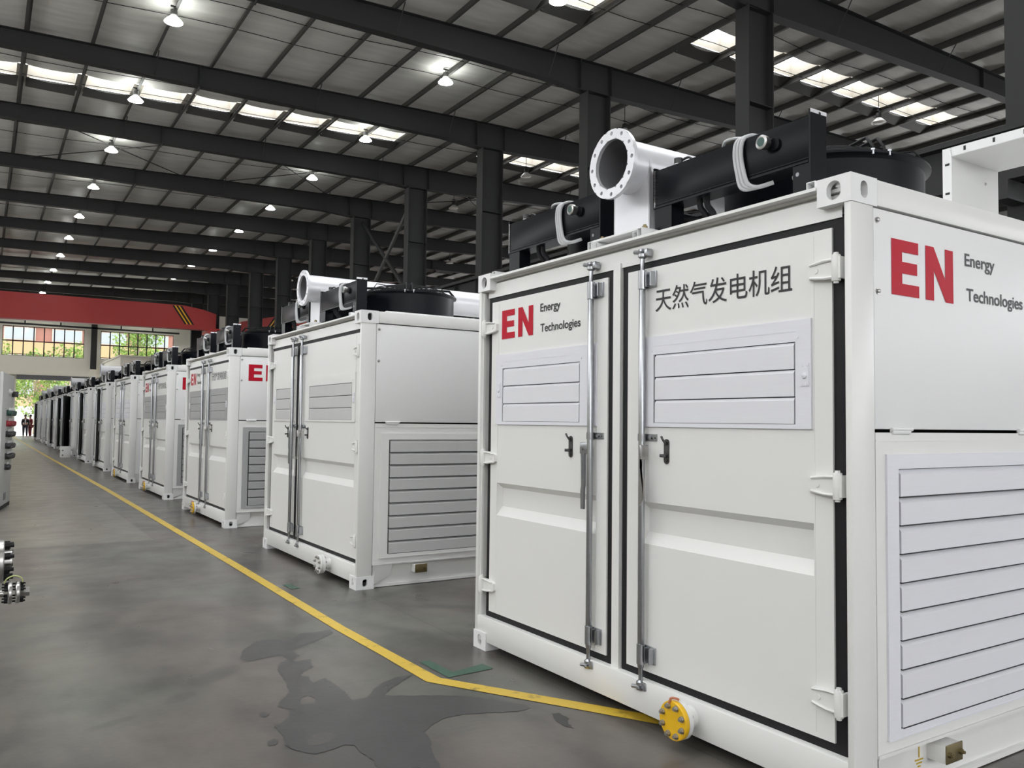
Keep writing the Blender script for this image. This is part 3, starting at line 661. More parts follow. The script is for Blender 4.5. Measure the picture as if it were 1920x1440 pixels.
    pl = MB(); zc = fz(1.418); pts = []
    for q in range(24):
        an = 2*PI*q/24; pts.append((lv+0.019*math.cos(an), zc+0.019*math.sin(an)+(0.045 if math.sin(an) > 0 else -0.045)))
    pl.prism(pts, u-0.005, u, 'x')
    pl.hex((u-0.012, lv, zc-0.045), (1, 0, 0), 0.010, 0.008).hex((u-0.012, lv, zc+0.045), (1, 0, 0), 0.008, 0.008)
    pl.box(u-0.035, u-0.004, lv-0.008, lv+0.020, zc-0.030, zc-0.012, 0.003)
    pl.tube(spline([(u-0.006, lv, zc+0.035), (u-0.03, lv-0.002, zc+0.06), (u-0.035, lv+0.006, zc+0.078)]), 0.006, 8)
    sub(pl, 'latch_plate', M['dark_steel'])
    # hinges
    for z in (2.20, 1.315, 0.455):
        zz = fz(z); hm = MB()
        s = 1 if far else -1
        hv = hinge_v
        hm.lathe([(0.017, -0.055), (0.019, -0.05), (0.019, 0.05), (0.017, 0.055)], (DP-0.035, hv, zz), (0, 0, 1), 14, True, True)
        hm.tube([(DP-0.035, hv, zz-0.064), (DP-0.035, hv, zz+0.064)], 0.011, 8)
        hm.prism([(hv, zz-0.04), (hv-s*0.05, zz-0.042), (hv-s*0.13, zz-0.034), (hv-s*0.15, zz-0.022), (hv-s*0.15, zz+0.022), (hv-s*0.13, zz+0.034), (hv-s*0.05, zz+0.042), (hv, zz+0.04)], DP-0.032, DP-0.012, 'x')
        for e in (-1, 1): hm.tube([(DP-0.036, hv-s*0.01, zz+e*0.037), (DP-0.036, hv-s*0.06, zz+e*0.037), (DP-0.032, hv-s*0.13, zz+e*0.027)], 0.007, 6)
        hm.lathe([(0.012, 0), (0.011, 0.004), (0.003, 0.004)], (DP-0.032, hv-s*0.10, zz), (-1, 0, 0), 10, cap1=True)
        hm.box(DP-0.045, DP+0.01, hv+s*0.012, hv+s*0.026, zz-0.045, zz+0.045)
        sub(hm, 'hinge', M['white'])
    return d

CN = letter_mesh('天然气发电机组', 0.004); T1 = letter_mesh('Energy', 0.016); T2 = letter_mesh('Technologies', 0.016)

def make_container(style, logos=(), flange='yellow', flange_v=0.83):
    root = empty('generator_container')
    LV = ('alu_grey', 'alu_grey') if style == 'third' and logos else (('white', 'alu_mid') if style == 'second' else ('alu', 'alu_slat'))
    fr = MB()
    # corner posts (angle section), rails
    fr.box(0.0, 0.155, 0.002, 0.036, 0.10, 2.48, 0.009).box(0.0, 0.155, WID-0.036, WID-0.002, 0.10, 2.48, 0.009)
    fr.box(0.085, 0.16, 0.036, 0.10, 0.10, 2.48).box(0.085, 0.16, WID-0.16, WID-0.036, 0.10, 2.48)
    for v in (0.003, WID-0.163): fr.box(LEN-0.16, LEN, v, v+0.16, 0.1, 2.48)
    # top front rail: sloping face under a projecting lip
    fr.add([(0.085, 0.07, 2.549), (0.085, WID-0.07, 2.549), (0.045, WID-0.07, 2.52), (0.045, 0.07, 2.52), (0.04, 0.07, 2.425), (0.04, WID-0.07, 2.425), (0.16, 0.07, 2.425), (0.16, WID-0.07, 2.425)],
           [(0, 1, 2, 3), (3, 2, 5, 4), (4, 5, 7, 6)])
    fr.box(-0.012, 0.16, 0.162, WID-0.162, 2.548, 2.562)
    fr.box(0.004, 0.15, 0.030, WID-0.030, 0.055, 0.222, 0.006)
    if style == 'first': fr.box(DP-0.02, DP+0.06, fv(1.413), fv(1.472), 0.2, 2.45)
    # side rails
    for v, s in ((0.0, 1), (WID, -1)):
        fr.box(0.178, LEN-0.178, v, v+s*0.05, 2.478, 2.588, 0.004)
        fr.box(0.15, LEN-0.17, v+s*0.05, v+s*0.12, 0.02, 0.225)
        fr.box(0.15, LEN-0.17, v+s*0.03, v+s*0.12, 0.005, 0.03)
        fr.add([(0.16, v+s*0.006, 0.218), (0.36, v+s*0.006, 0.218), (0.36, v+s*0.052, 0.10), (0.16, v+s*0.006, 0.03)], [(0, 1, 2, 3)]) if s == 1 else None
    fr.box(LEN-0.15, LEN-0.01, 0.15, WID-0.15, 0.05, 0.22).box(LEN-0.15, LEN-0.01, 0.15, WID-0.15, 2.42, 2.56)
    fr.build('frame', M['white'], root)
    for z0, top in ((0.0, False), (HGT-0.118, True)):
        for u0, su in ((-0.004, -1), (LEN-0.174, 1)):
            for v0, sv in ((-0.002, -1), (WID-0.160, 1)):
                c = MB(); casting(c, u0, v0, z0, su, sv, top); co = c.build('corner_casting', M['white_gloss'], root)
                if not (style == 'first' and top and su < 0 and sv < 0): MB().box(u0+0.032, u0+0.146, v0+0.032, v0+0.130, z0+0.030, z0+0.088).build('hole_shade', M['dark'], co)  # dark block stands in for the shade inside the casting holes
    MB().box(0.04, LEN-0.04, 0.05, WID-0.05, 2.535, 2.550).build('roof_panel', M['white'], root)
    ins = MB()
    ins.box(0.14, LEN-0.06, 0.125, 0.14, 0.05, 2.53).box(0.14, LEN-0.06, WID-0.14, WID-0.125, 0.05, 2.53).box(LEN-0.08, LEN-0.06, 0.12, WID-0.12, 0.05, 2.53).box(0.14, LEN-0.06, 0.12, WID-0.12, 0.05, 0.06).box(0.14, LEN-0.06, 0.12, WID-0.12, 2.52, 2.53)
    ins.build('inner_lining', M['dark'], root)
    # side walls: hinged hatch above, louvred panel below
    for v, s, nm in ((0.0, 1, 'near'), (WID, -1, 'far')):
        hp = MB(); A, B = 0.158, 2.75
        hp.box(A, B, v+s*0.006, v+s*0.03, 1.546, 2.470, 0.004)
        h = hp.build('side_hatch', M['white_gloss'], root)
        for uu, z in ((0.181, 2.42), (0.182, 2.12), (2.70, 2.42), (2.70, 2.12)):
            MB().lathe([(0.013, 0), (0.013, 0.004), (0.009, 0.004), (0.009, 0.010), (0.003, 0.013)], (uu, v+s*0.006, z), (0, -s, 0), 12, cap1=True).build('bolt_head', M['steel'], h)
        for u0 in (0.265, 1.305, 2.35): MB().box(u0, u0+0.136, v-s*0.006, v+s*0.014, 1.524, 1.550, 0.008).tube([(u0-0.004, v-s*0.002, 1.546), (u0+0.142, v-s*0.002, 1.546)], 0.008, 8).build('hinge_tab', M['white_gloss'], h)
        lp = MB(); L0, L1, zt, zb = 0.156, 2.75, 1.532, 0.218
        la, lb, oz0, oz1 = 0.30, 2.62, 0.310, 1.380
        lp.box(la-0.08, lb+0.08, v+s*0.004, v+s*0.03, oz1+0.06, zt).box(la-0.08, lb+0.08, v+s*0.004, v+s*0.03, zb+0.009, oz0-0.03).box(L0, la-0.08, v+s*0.004, v+s*0.03, zb+0.009, zt).box(lb+0.08, L1, v+s*0.004, v+s*0.03, zb+0.009, zt)
        lp.box(L0, L1, v+s*0.002, v+s*0.004, 1.496, 1.5).box(L0, L1, v-s*0.003, v+s*0.12, zb-0.004, zb+0.008)
        lp.build('side_panel', M['white'], root)
        f2 = MB(); fu = v-s*0.006
        f2.box(la-0.08, lb+0.08, fu, v+s*0.02, oz1, oz1+0.062).box(la-0.08, lb+0.08, fu, v+s*0.02, oz0-0.032, oz0).box(la-0.08, la, fu, v+s*0.02, oz0, oz1).box(lb, lb+0.08, fu, v+s*0.02, oz0, oz1)
        f2.box(la-0.082, lb+0.082, v-s*0.008, v, oz0-0.036, oz0-0.030)
        lf = f2.build('louvre_frame', M[LV[0]], root)
        sl = MB()
        p = (oz1-oz0)/9
        for k in range(9):
            zb2 = oz0+k*p
            sl.prism([(v+s*0.020, zb2+0.003), (v-s*0.005, zb2+0.003), (v-s*0.005, zb2+p-0.024), (v+s*0.014, zb2+p-0.004), (v+s*0.020, zb2+p-0.004)], la+0.016, lb-0.016, 'x')
        sl.build('louvre_slats', M[LV[1]], lf, sharp=15)
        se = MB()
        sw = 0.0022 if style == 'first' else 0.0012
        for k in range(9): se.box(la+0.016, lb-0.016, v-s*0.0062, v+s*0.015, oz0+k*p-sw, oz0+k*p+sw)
        se.build('louvre_gap_shade', M['gap'], lf)  # dark strips stand in for the shade line under each slat
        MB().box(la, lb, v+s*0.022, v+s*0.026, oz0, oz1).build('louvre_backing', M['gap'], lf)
        rest = MB().box(2.75, LEN-0.16, v+s*0.01, v+s*0.03, 0.22, 2.48)
        for k in range(10): rest.box(2.85+k*0.3, 2.97+k*0.3, v-s*0.012, v+s*0.012, 0.3, 2.40, 0.01)
        rest.build('ribbed_wall', M['white'], root)
        # earthing lug
        if s == 1:
            lg = MB().box(0.575, 0.70, -0.03, 0.055, 0.118, 0.192, 0.004).build('earthing_lug', M['white'], root)
            pl = MB().box(0.580, 0.708, -0.036, -0.030, 0.115, 0.195, 0.003)
            for uu in (0.60, 0.685): pl.hex((uu, -0.036, 0.155), (0, -1, 0), 0.012, 0.012); pl.tube([(uu, -0.045, 0.155), (uu, -0.058, 0.155)], 0.007, 8)
            pl.build('terminal_plate', M['brass'], lg)
            if style == 'first':
                ey = MB().box(0.512, 0.518, 0.047, 0.05, 0.135, 0.19)
                for k, w_ in enumerate((0.030, 0.020, 0.010)): ey.box(0.515-w_, 0.515+w_, 0.047, 0.05, 0.122-0.014*k, 0.127-0.014*k)
                ey.build('earth_symbol', M['line'], lg)
    MB().box(LEN-0.06, LEN-0.02, 0.16, WID-0.16, 0.2, 2.45).build('rear_wall', M['white'], root)
    cu = MB().box(0.27, 5.8, 0.045, 0.085, 2.588, 2.606, 0.004)
    for k in range(14): cu.lathe([(0.008, 0), (0.006, 0.004), (0.001, 0.005)], (0.35+k*0.16, 0.02, 2.588), (0, 0, 1), 8)
    cu.build('roof_curb', M['white_gloss'], root)
    # doors
    vN0, vF1 = fv(0.034), fv(2.82)
    if style == 'first': s0, s1, r0, r1 = fv(1.405), fv(1.478), fv(1.206), fv(1.640)
    elif style == 'second': s0, s1, r0, r1 = fv(1.855), fv(1.862), fv(1.635), fv(1.935)
    else: s0, s1, r0, r1 = fv(1.425), fv(1.435), fv(1.215), fv(1.645)
    dn = door_leaf(root, vN0, s0, (DP, vN0, 0), fv(0.052)-0.005, r0, style, False, *LV)
    df = door_leaf(root, s1, vF1, (DP, vF1, 0), vF1+0.015, r1, style, True, *LV)
    df['leaf'] = 'far'
    # gutter strip on the far post
    MB().box(0.02, 0.035, vF1+0.03, vF1+0.045, 0.13, 2.46).build('gutter_strip', M['white'], root)
    # lettering
    uu = DP-0.0122
    N = (-1, 0, 0); E = (0, -1, 0)
    if 'front' in logos:
        v_, z_ = fv(2.642), fz(2.113)
        def onto(mb, name, m): mb.build(name, m, df, (DP, vF1, 0))
        onto(en_logo((uu, v_, z_), E, 0.372*1.017, 0.192*1.017, N), 'logo_lettering', M['red'])
        t = MB(); put_letters(t, 'Energy', (uu, fv(2.19), fz(2.252)), E, 0.213*1.017, 0.050, nrm=N, pre=T1)
        onto(t, 'company_lettering', M['ink']); t = MB()
        put_letters(t, 'Technologies', (uu, fv(2.188), fz(2.124)), E, 0.412*1.017, 0.050, nrm=N, pre=T2)
        onto(t, 'company_lettering', M['ink'])
        t = MB(); put_letters(t, '', (uu, fv(1.138), fz(2.148)), E, 0.858*1.017, 0.112, ref_cap=0.85, nrm=N, pre=CN)
        t.build('title_lettering', M['ink'], dn, (DP, vN0, 0))
    if 'side' in logos:
        N2, E2 = (0, -1, 0), (1, 0, 0)
        en_logo((0.279, 0.006, 2.117), E2, 0.474, 0.240, N2).build('logo_lettering', M['red'], root)
        t = MB(); put_letters(t, 'Energy', (0.852, 0.006, 2.303), E2, 0.262, 0.056, nrm=N2, pre=T1)
        t.build('company_lettering', M['ink'], root); t = MB()
        put_letters(t, 'Technologies', (0.864, 0.006, 2.142), E2, 0.51, 0.056, nrm=N2, pre=T2)
        t.build('company_lettering', M['ink'], root)
    # blind flange on the gas inlet in the bottom rail
    fm = M['yellow'] if flange == 'yellow' else M['white']
    cz, cv = 0.143, flange_v
    pipe = MB().lathe([(0.052, 0.02), (0.052, -0.115)], (0.0, cv, cz), (1, 0, 0), 24)
    pipe.lathe([(0.052, -0.115), (0.092, -0.115), (0.092, -0.140), (0.052, -0.140)], (0.0, cv, cz), (1, 0, 0), 32)
    pf = pipe.build('gas_inlet', M['white'], root); pf.location.x = 0.05
    cov = MB().lathe([(0.0, -0.165), (0.088, -0.165), (0.092, -0.161), (0.092, -0.143), (0.0, -0.143)], (0.0, cv, cz), (1, 0, 0), 40)
    cov.build('blind_flange', fm, pf)
    if flange == 'yellow': MB().tube(spline([(-0.168, cv+0.02, cz+0.078), (-0.165, cv+0.012, cz+0.102), (-0.15, cv+0.0, cz+0.104), (-0.135, cv-0.015, cz+0.098)]), 0.006, 6).build('earth_braid', mat('copper_braid', (0.45, 0.16, 0.09), 0.5), pf)
    for k in range(8):
        an = 2*PI*(k+0.5)/8; y, z = cv+0.070*math.cos(an), cz+0.070*math.sin(an)
        MB().lathe([(0.015, -0.165), (0.015, -0.169)], (0, y, z), (1, 0, 0), 12, cap1=True).hex((-0.169, y, z), (-1, 0, 0), 0.0125, 0.010).tube([(-0.178, y, z), (-0.186, y, z)], 0.008, 10).tube([(-0.116, y, z), (-0.102, y, z)], 0.012, 6).tube([(-0.17, y, z), (-0.096, y, z)], 0.006, 6).build('flange_bolt', M['steel'], pf)
    return root

# ------------------------------------------------------------------ roof cooler: header tank, legs, fan drum, guard, cable loop
def make_cooler():
    root = empty('roof_cooler'); z0 = 2.552-2.552
    Z = lambda z: z-2.552
    t = MB().box(0.0, 0.11, 0.012, 1.02, Z(2.748), Z(2.955), 0.004)
    t.box(-0.006, 0.12, 0.012, 1.02, Z(2.742), Z(2.752)).box(-0.004, 0.0, 0.012, 1.02, Z(2.760), Z(2.764))
    tk = t.build('header_tank', M['black'], root)
    for v in (0.0, 1.02): MB().box(-0.004, 0.108, v, v+0.010, 0.0 if v == 0 else Z(2.74), Z(2.985) if v == 0 else Z(2.97), 0.0).build('end_plate', M['black'], root)
    tb = MB().box(-0.005, 0.109, -0.001, 0.0, Z(2.968), Z(2.985)).build('plate_tab', M['silver'], root)
    MB().lathe([(0.008, 0.0), (0.0, 0.0005)], (0.06, -0.0015, Z(2.972)), (0, -1, 0), 12).build('tab_hole', M['dark'], tb)
    w = MB()
    for k in range(26): w.box(-0.006, 0.0, 1.012, 1.021, Z(2.748)+k*0.008, Z(2.752)+k*0.008)
    w.build('weld_seam', M['steel'], tk)
    MB().box(0.0, 0.09, 0.012, 0.10, 0.0, Z(2.745)).build('leg', M['black'], root)
    MB().box(0.0, 0.09, 0.89, 1.02, 0.0, Z(2.745)).build('leg', M['black'], root)
    for v in (-0.095, 1.045):
        sq_ = MB().box(-0.10, 0.6, v, v+0.003, 0.012, 0.062).box(-0.10, 0.6, v+0.042, v+0.045, 0.012, 0.062).box(-0.10, 0.6, v+0.003, v+0.042, 0.059, 0.062).box(-0.10, 0.6, v+0.003, v+0.042, 0.012, 0.015).box(0.02, 0.6, v, v+0.045, 0, 0.012)
        sq_.build('mounting_tube', M['white_gloss'], root)
    d = MB(); r = 0.52; cu, cv = 0.80, 0.545
    d.lathe([(r-0.006, 0.0), (r, 0.0), (r, Z(2.885)), (r+0.012, Z(2.897)), (r+0.03, Z(2.905)), (r+0.03, Z(2.915)), (r-0.006, Z(2.915)), (r-0.006, 0.05)], (cu, cv, 0), (0, 0, 1), 56)
    fd = d.build('fan_shroud', M['black'], root)
    bl = MB(); bl.lathe([(0.11, 0.1), (0.11, 0.30), (0.0, 0.32)], (cu, cv, 0), (0, 0, 1), 20)
    for k in range(6):
        a = 2*PI*k/6; q = Vector((math.cos(a), math.sin(a), 0)); p = Vector((-math.sin(a), math.cos(a), 0)); C = Vector((cu, cv, 0.2))
        bl.add([C+q*0.1-p*0.07+Vector((0, 0, .06)), C+q*0.1+p*0.07-Vector((0, 0, .06)), C+q*0.48+p*0.13-Vector((0, 0, .05)), C+q*0.48-p*0.10+Vector((0, 0, .05))], [(0, 1, 2, 3)])
    bl.build('fan_blades', M['blackmatte'], fd)
    gd = MB(); zg = Z(2.915)
    for k in range(15):
        rr = 0.50-0.031*k
        if rr < 0.06: break
        zz = zg+0.012+0.075*min(1, k/5.0)
        gd.tube([(cu+rr*math.cos(2*PI*i/40), cv+rr*math.sin(2*PI*i/40), zz) for i in range(40)], 0.0032, 5, closed=True)
    for k in range(8):
        a = 2*PI*(k+0.5)/8; c_, s_ = math.cos(a), math.sin(a)
        for off in ((-0.03, 0.03) if k % 2 else (0,)):
            ox, oy = -s_*off, c_*off
            gd.tube([(cu+c_*q+ox, cv+s_*q+oy, zg+h) for q, h in ((0.535, -0.01), (0.52, 0.03), (0.47, 0.088), (0.34, 0.092), (0.05, 0.092))], 0.008 if k % 2 else 0.0045, 6)
    gd.build('fan_guard', M['blackmatte'], fd)
    bb = MB()
    for k in range(4):
        a = 2*PI*(k*2+1.5)/8
        for off in (-0.045, 0.045):
            x, y = cu+math.cos(a)*0.545-math.sin(a)*off, cv+math.sin(a)*0.545+math.cos(a)*off
            bb.tube([(x, y, zg-0.02), (x, y, zg+0.008)], 0.006, 6).hex((x, y, zg), (0, 0, 1), 0.010, 0.008)
    bb.build('guard_bolts', M['chrome'], fd)
    # filler cap on the tank face, level sensor on top, hoses below
    sg = MB().lathe([(0.026, 0), (0.026, 0.03), (0.034, 0.032), (0.034, 0.055), (0.026, 0.058), (0.0, 0.058)], (0.0, 0.235, Z(2.885)), (-1, 0, 0), 20)
    s_ = sg.build('sight_gauge', M['steel'], root)
    MB().lathe([(0.022, 0.0), (0.0, 0.001)], (-0.0590, 0.235, Z(2.885)), (-1, 0, 0), 16).build('gauge_face', M['green'], s_)
    MB().lathe([(0.034, -0.01), (0.03, 0.02), (0.0, 0.02)], (0.005, 0.235-0.04, Z(2.872)), (-1, 0, 0), 14).build('gauge_boss', M['black'], s_)
    se = MB().lathe([(0.018, 0.0), (0.018, 0.012), (0.024, 0.012), (0.024, 0.05), (0.0, 0.052)], (0.06, 0.90, Z(2.955)), (0, 0, 1), 14)
    se.tube(spline([(0.07, 0.88, Z(2.995)), (0.08, 0.84, Z(3.0)), (0.09, 0.80, Z(2.965)), (0.115, 0.78, Z(2.92))]), 0.007, 6)
    sq = se.build('level_sensor', M['blackplastic'], root)
    MB().lathe([(0.022, 0.012), (0.026, 0.016), (0.022, 0.022)], (0.06, 0.90, Z(2.955)), (0, 0, 1), 14).build('sensor_ring', M['white'], sq)
    for i in range(3):
        o = i*0.020
        pts = [(0.10, 0.34+o*0.6, Z(2.93)), (0.08, 0.35+o, Z(2.966)), (0.03, 0.37+o, Z(2.972)), (-0.010, 0.385+o, Z(2.945)), (-0.016, 0.392+o, Z(2.88)), (-0.018, 0.375+o, Z(2.79)), (-0.014, 0.35+o, Z(2.72)-o*0.3), (0.01, 0.31+o*0.4, Z(2.700)), (0.05, 0.25+o*0.3, Z(2.715))]
        MB().tube(spline(pts, 5), 0.0105, 8).build('cable_loop', M['cable'], root)
    MB().tube(spline([(0.10, 0.40, Z(2.95)), (0.05, 0.45, Z(2.985)), (0.02, 0.52, Z(2.985)), (0.04, 0.56, Z(2.962))], 6), 0.009, 8).build('cable_tail', M['cable'], root)
    ho = MB()
    for v in (0.68, 0.73): ho.tube(spline([(0.05, v, Z(2.745)), (0.06, v+0.005, Z(2.70)), (0.09, v-0.01, Z(2.65)), (0.10, v, Z(2.56))]), 0.016, 10)
    ho.build('hoses', M['rubber'], root)
    va = MB().tube([(0.03, 0.05, Z(2.70)), (0.03, 0.12, Z(2.70))], 0.012, 8).tube([(0.03, 0.075, Z(2.70)), (0.0, 0.075, Z(2.70))], 0.010, 8)
    va.build('drain_valve', M['chrome'], root)
    return root

def make_pipe():
    root = empty('exhaust_pipe')          # origin on the roof below the flange
    Z = lambda z: z-2.552
    zc, r = Z(3.02), 0.150
    MB().lathe([(r, 0.03), (r, 6.9), (r-0.012, 6.9), (r-0.012, 0.0)], (0, 0, zc), (1, 0, 0), 48).build('pipe', M['silver'], root)
    MB().polar_flange((0, 0, zc), (1, 0, 0), 0.139, 0.197, 0.024, 12, 0.0115, 0.173).build('flange', M['silver'], root)
    MB().lathe([(0.137, 0.35), (0.137, 0.02)], (0, 0, zc), (1, 0, 0), 40).lathe([(0.137, 0.4), (0.0, 0.4)], (0, 0, zc), (1, 0, 0), 40).build('bore', mat('grey_primer', (0.16, 0.16, 0.17), 0.5), root)
    p = MB(); pts = [(-0.155, Z(2.63)), (0.155, Z(2.63)), (0.155, zc+0.02)]
    pts += [(r*math.cos(a), zc+r*math.sin(a)) for a in [-(i)*PI/12 for i in range(0, 13)]]+[(-0.155, zc+0.02)]
    n = len(pts)
    bm = bmesh.new(); vv = [bm.verts.new((0.15, y, z)) for y, z in pts]; f = bm.faces.new(vv); bm.normal_update(); ex = bmesh.ops.extrude_face_region(bm, geom=[f])
    bmesh.ops.translate(bm, verts=[g for g in ex['geom'] if isinstance(g, bmesh.types.BMVert)], vec=(0.012, 0, 0)); bm.normal_update(); bmesh.ops.triangulate(bm, faces=list(bm.faces)); bm.verts.index_update()
    p.add([v.co.copy() for v in bm.verts], [[v.index for v in t.verts] for t in bm.faces]); bm.free()
    for y in (-0.155, 0.145): p.box(0.15, 0.24, y, y+0.010, Z(2.63), zc-0.03)
    sp = p.build('support_bracket', M['silver'], root)
    b = MB().box(0.05, 0.50, -0.20, 0.24, Z(2.617), Z(2.630), 0.003)
    b.build('base_plate', M['white_gloss'], root)
    for v in (-0.235, 0.20):
        tb = MB().box(0.02, 0.5, v, v+0.003, 0.012, Z(2.617)).box(0.02, 0.5, v+0.034, v+0.037, 0.012, Z(2.617)).box(0.02, 0.5, v+0.003, v+0.034, Z(2.614), Z(2.617)).box(0.02, 0.5, v+0.003, v+0.034, 0.012, 0.015)
        tb.box(0.17, 0.5, v, v+0.037, 0.0, 0.012).build('square_tube', M['white_gloss'], root)
    for y in (-0.17, 0.20):
        MB().hex((0.10, y, Z(2.630)), (0, 0, 1), 0.016, 0.016).tube([(0.10, y, Z(2.64)), (0.10, y, Z(2.655))], 0.009, 8).build('anchor_bolt', M['brass'], root)
    for x in (2.4, 4.8): MB().box(x, x+0.02, -0.12, 0.12, 0, zc-r+0.03).build('saddle', M['white'], root)
    return root

def make_duct():
    root = empty('air_duct')
    Z = lambda z: z-2.552
    u0, u1, va, vb, zt = 0.0, 0.60, -0.84, 0.0, Z(3.40)
    m = MB()
    m.box(u0, u1, vb-0.003, vb, 0, zt).box(u0, u1, va, va+0.003, 0, zt).box(u0, u1, va, vb, zt-0.003, zt)
    m.build('duct_shell', M['white'], root)
    f = MB(); w = 0.07
    f.box(u0-0.004, u0, vb-0.002, vb+w-0.01, 0, zt+w-0.01).box(u0-0.004, u0, va-w+0.01, va, 0, zt+w-0.01).box(u0-0.004, u0, va, vb, zt, zt+w-0.01)
    f.box(u0, u0+0.03, vb+w-0.014, vb+w-0.01, 0, zt+w-0.01).box(u0, u0+0.03, va, vb+w-0.01, zt+w-0.014, zt+w-0.01)
    fo = f.build('flange_frame', M['white_gloss'], root)
    s = MB()
    for k in range(4): s.box(u0-0.006, u0-0.003, vb-0.10-0.19*k, vb-0.085-0.19*k, zt+0.018, zt+0.048)
    for k in range(4): s.box(u0-0.006, u0-0.003, vb+0.012, vb+0.042, zt-0.06-0.2*k, zt-0.045-0.2*k)
    s.build('bolt_slots', M['gap'], fo)
    t = MB()
    for x in (0.55,): t.lathe([(0.012, 0), (0.009, 0.006), (0.0, 0.007)], (x-0.12, vb-0.003, zt-0.12), (0, -1, 0), 10).lathe([(0.012, 0), (0.009, 0.006), (0.0, 0.007)], (x-0.1, vb-0.3, zt-0.003), (0, 0, -1), 10)
    t.build('rivets', M['steel'], root)
    return root

# ------------------------------------------------------------------ the row
KX = [2.932, 2.932, 2.95, 2.96, 2.97, 3.0]+[3.0]*7
KY = [2.036, 7.171, 12.12, 16.88, 21.6, 26.55]+[31.6+5.0*i for i in range(6)]+[61.3]
VS = [0.0, 0.2]+[0.12]*11            # how far the roof gear sits along the roof
c1 = make_container('first', ('front', 'side'), 'yellow', 0.900)
c2 = make_container('second', (), 'white', 0.71)
c3 = make_container('third', ('front', 'side'), 'yellow', 1.66)
c5 = make_container('third', (), 'yellow', 1.66)
c6 = make_container('third', (), 'white', 1.66)
desc = ['white generator container with red EN logo on door and side, at the near end',
        'plain white generator container with a white blind flange, second in the row',
        'white generator container with red EN logo and yellow inlet flange, third in the row',
        'white generator container with red EN logo on its door, fourth in the row',
        'plain white generator container with a yellow inlet flange, fifth in the row',
        'white generator container whose far door leaf stands slightly ajar, sixth in the row',
        'white generator container with a narrow dark door gap, seventh in the row',
        'white generator container with a door open beside the step box, eighth in the row',
        'white generator container with doors ajar just beyond the step box, ninth in the row',
        'distant white generator container, tenth in the row', 'distant white generator container, eleventh in the row',
        'distant white generator container, last but one in the row', 'white generator container at the far end of the row by the door']
AJAR = {5: 5, 6: 6, 7: 13, 8: 7, 9: 6, 12: 7}
conts = []
for i in range(13):
    c = {0: c1, 1: c2, 2: c3, 4: c5, 5: c6}.get(i)
    if c is None: c = copy_tree(c3 if i == 3 else c6)
    conts.append(c)
for i, c in enumerate(conts):
    c.location = (KX[i], KY[i], 0)
    tag(c, desc[i], 'container', 'generator containers in the row')
    if i in AJAR:
        for ch in c.children:
            if ch.name.startswith('door') and ch.location.y > 2: ch.rotation_euler.z = -math.radians(AJAR[i])
cool = make_cooler()
first = True
for i in range(13):
    for j, v in enumerate((0.305, 1.80)):
        o = cool if first else copy_tree(cool); first = False
        o.location = (KX[i]+0.152, KY[i]+v+(VS[i] if j == 0 else VS[i]*0.6), 2.552)
        tag(o, 'black roof cooler on the %s half of the %s container roof in the row' % ('near' if j == 0 else 'far', ORD[i]), 'cooler', 'coolers on the container roofs')
pipe = make_pipe()
for n, i in enumerate((0, 1, 5, 7, 9, 10, 11)):
    o = pipe if n == 0 else copy_tree(pipe)
    o.location = (KX[i]+0.0, KY[i]+1.52+VS[i], 2.552)
    tag(o, 'silver exhaust pipe with ring flange on the roof of the %s container' % ORD[i], 'exhaust pipe', 'exhaust pipes on the container roofs')
du = make_duct(); du.location = (KX[0]+2.55, KY[0]+1.0, 2.552)
tag(du, 'white sheet-metal air duct hood on the roof of the first container, open-fronted', 'air duct')

# ------------------------------------------------------------------ high-bay lamps
def make_lamp(lit, drop=0.02):
    root = empty('high_bay_lamp')          # origin at the purlin it hangs from
    MB().tube([(0, 0, drop), (0, 0, -0.10)], 0.012, 6).box(-0.08, 0.08, -0.02, 0.02, -0.01, 0.02).build('hook', M['structure'], root)
    MB().lathe([(0.0, -0.09), (0.075, -0.09), (0.085, -0.11), (0.085, -0.22), (0.06, -0.25)], (0, 0, 0), (0, 0, 1), 20).build('driver_housing', M['structure'] if not lit else M['girt'], root)
    MB().lathe([(0.07, -0.24), (0.10, -0.27), (0.17, -0.33), (0.215, -0.385), (0.225, -0.40), (0.215, -0.40), (0.16, -0.33), (0.06, -0.26)], (0, 0, 0), (0, 0, 1), 28).build('reflector', M['lamp_bell'] if lit else M['lamp_body'], root)
    MB().lathe([(0.0, -0.425), (0.10, -0.42), (0.18, -0.405), (0.212, -0.385)], (0, 0, 0), (0, 0, 1), 28).build('lamp_glass', M['lamp_on'] if lit else M['lamp_off'], root)
    return root
lit, dim = make_lamp(True), make_lamp(False, 0.52)
used = set()
def hang(proto, x, y, label, group, z=None):
    o = proto if proto.name not in used else copy_tree(proto); used.add(proto.name); used.add(o.name)
    o.location = (x, y, z or zroof(x)-0.2); tag(o, label, 'lamp', group)
LY = [21.6, 27.7, 33.5, 39.4, 45.6, 51.5, 57.4, 63.4, 69.4, 75.5]
for k, y in enumerate(LY): hang(lit, 3.67, y, 'lit bell lamp over the aisle, %s along its line from the near end' % ORD[k], 'lamps over the aisle', 11.87)
RY = [15.9, 21.7, 27.9, 33.7, 39.75, 45.6, 51.7, 57.8, 63.9, 75.8]
for k, y in enumerate(RY): hang(lit, 11.42, y, 'lit bell lamp over the container row, %s along its line from the near end' % ORD[k], 'lamps over the container row', 12.20)
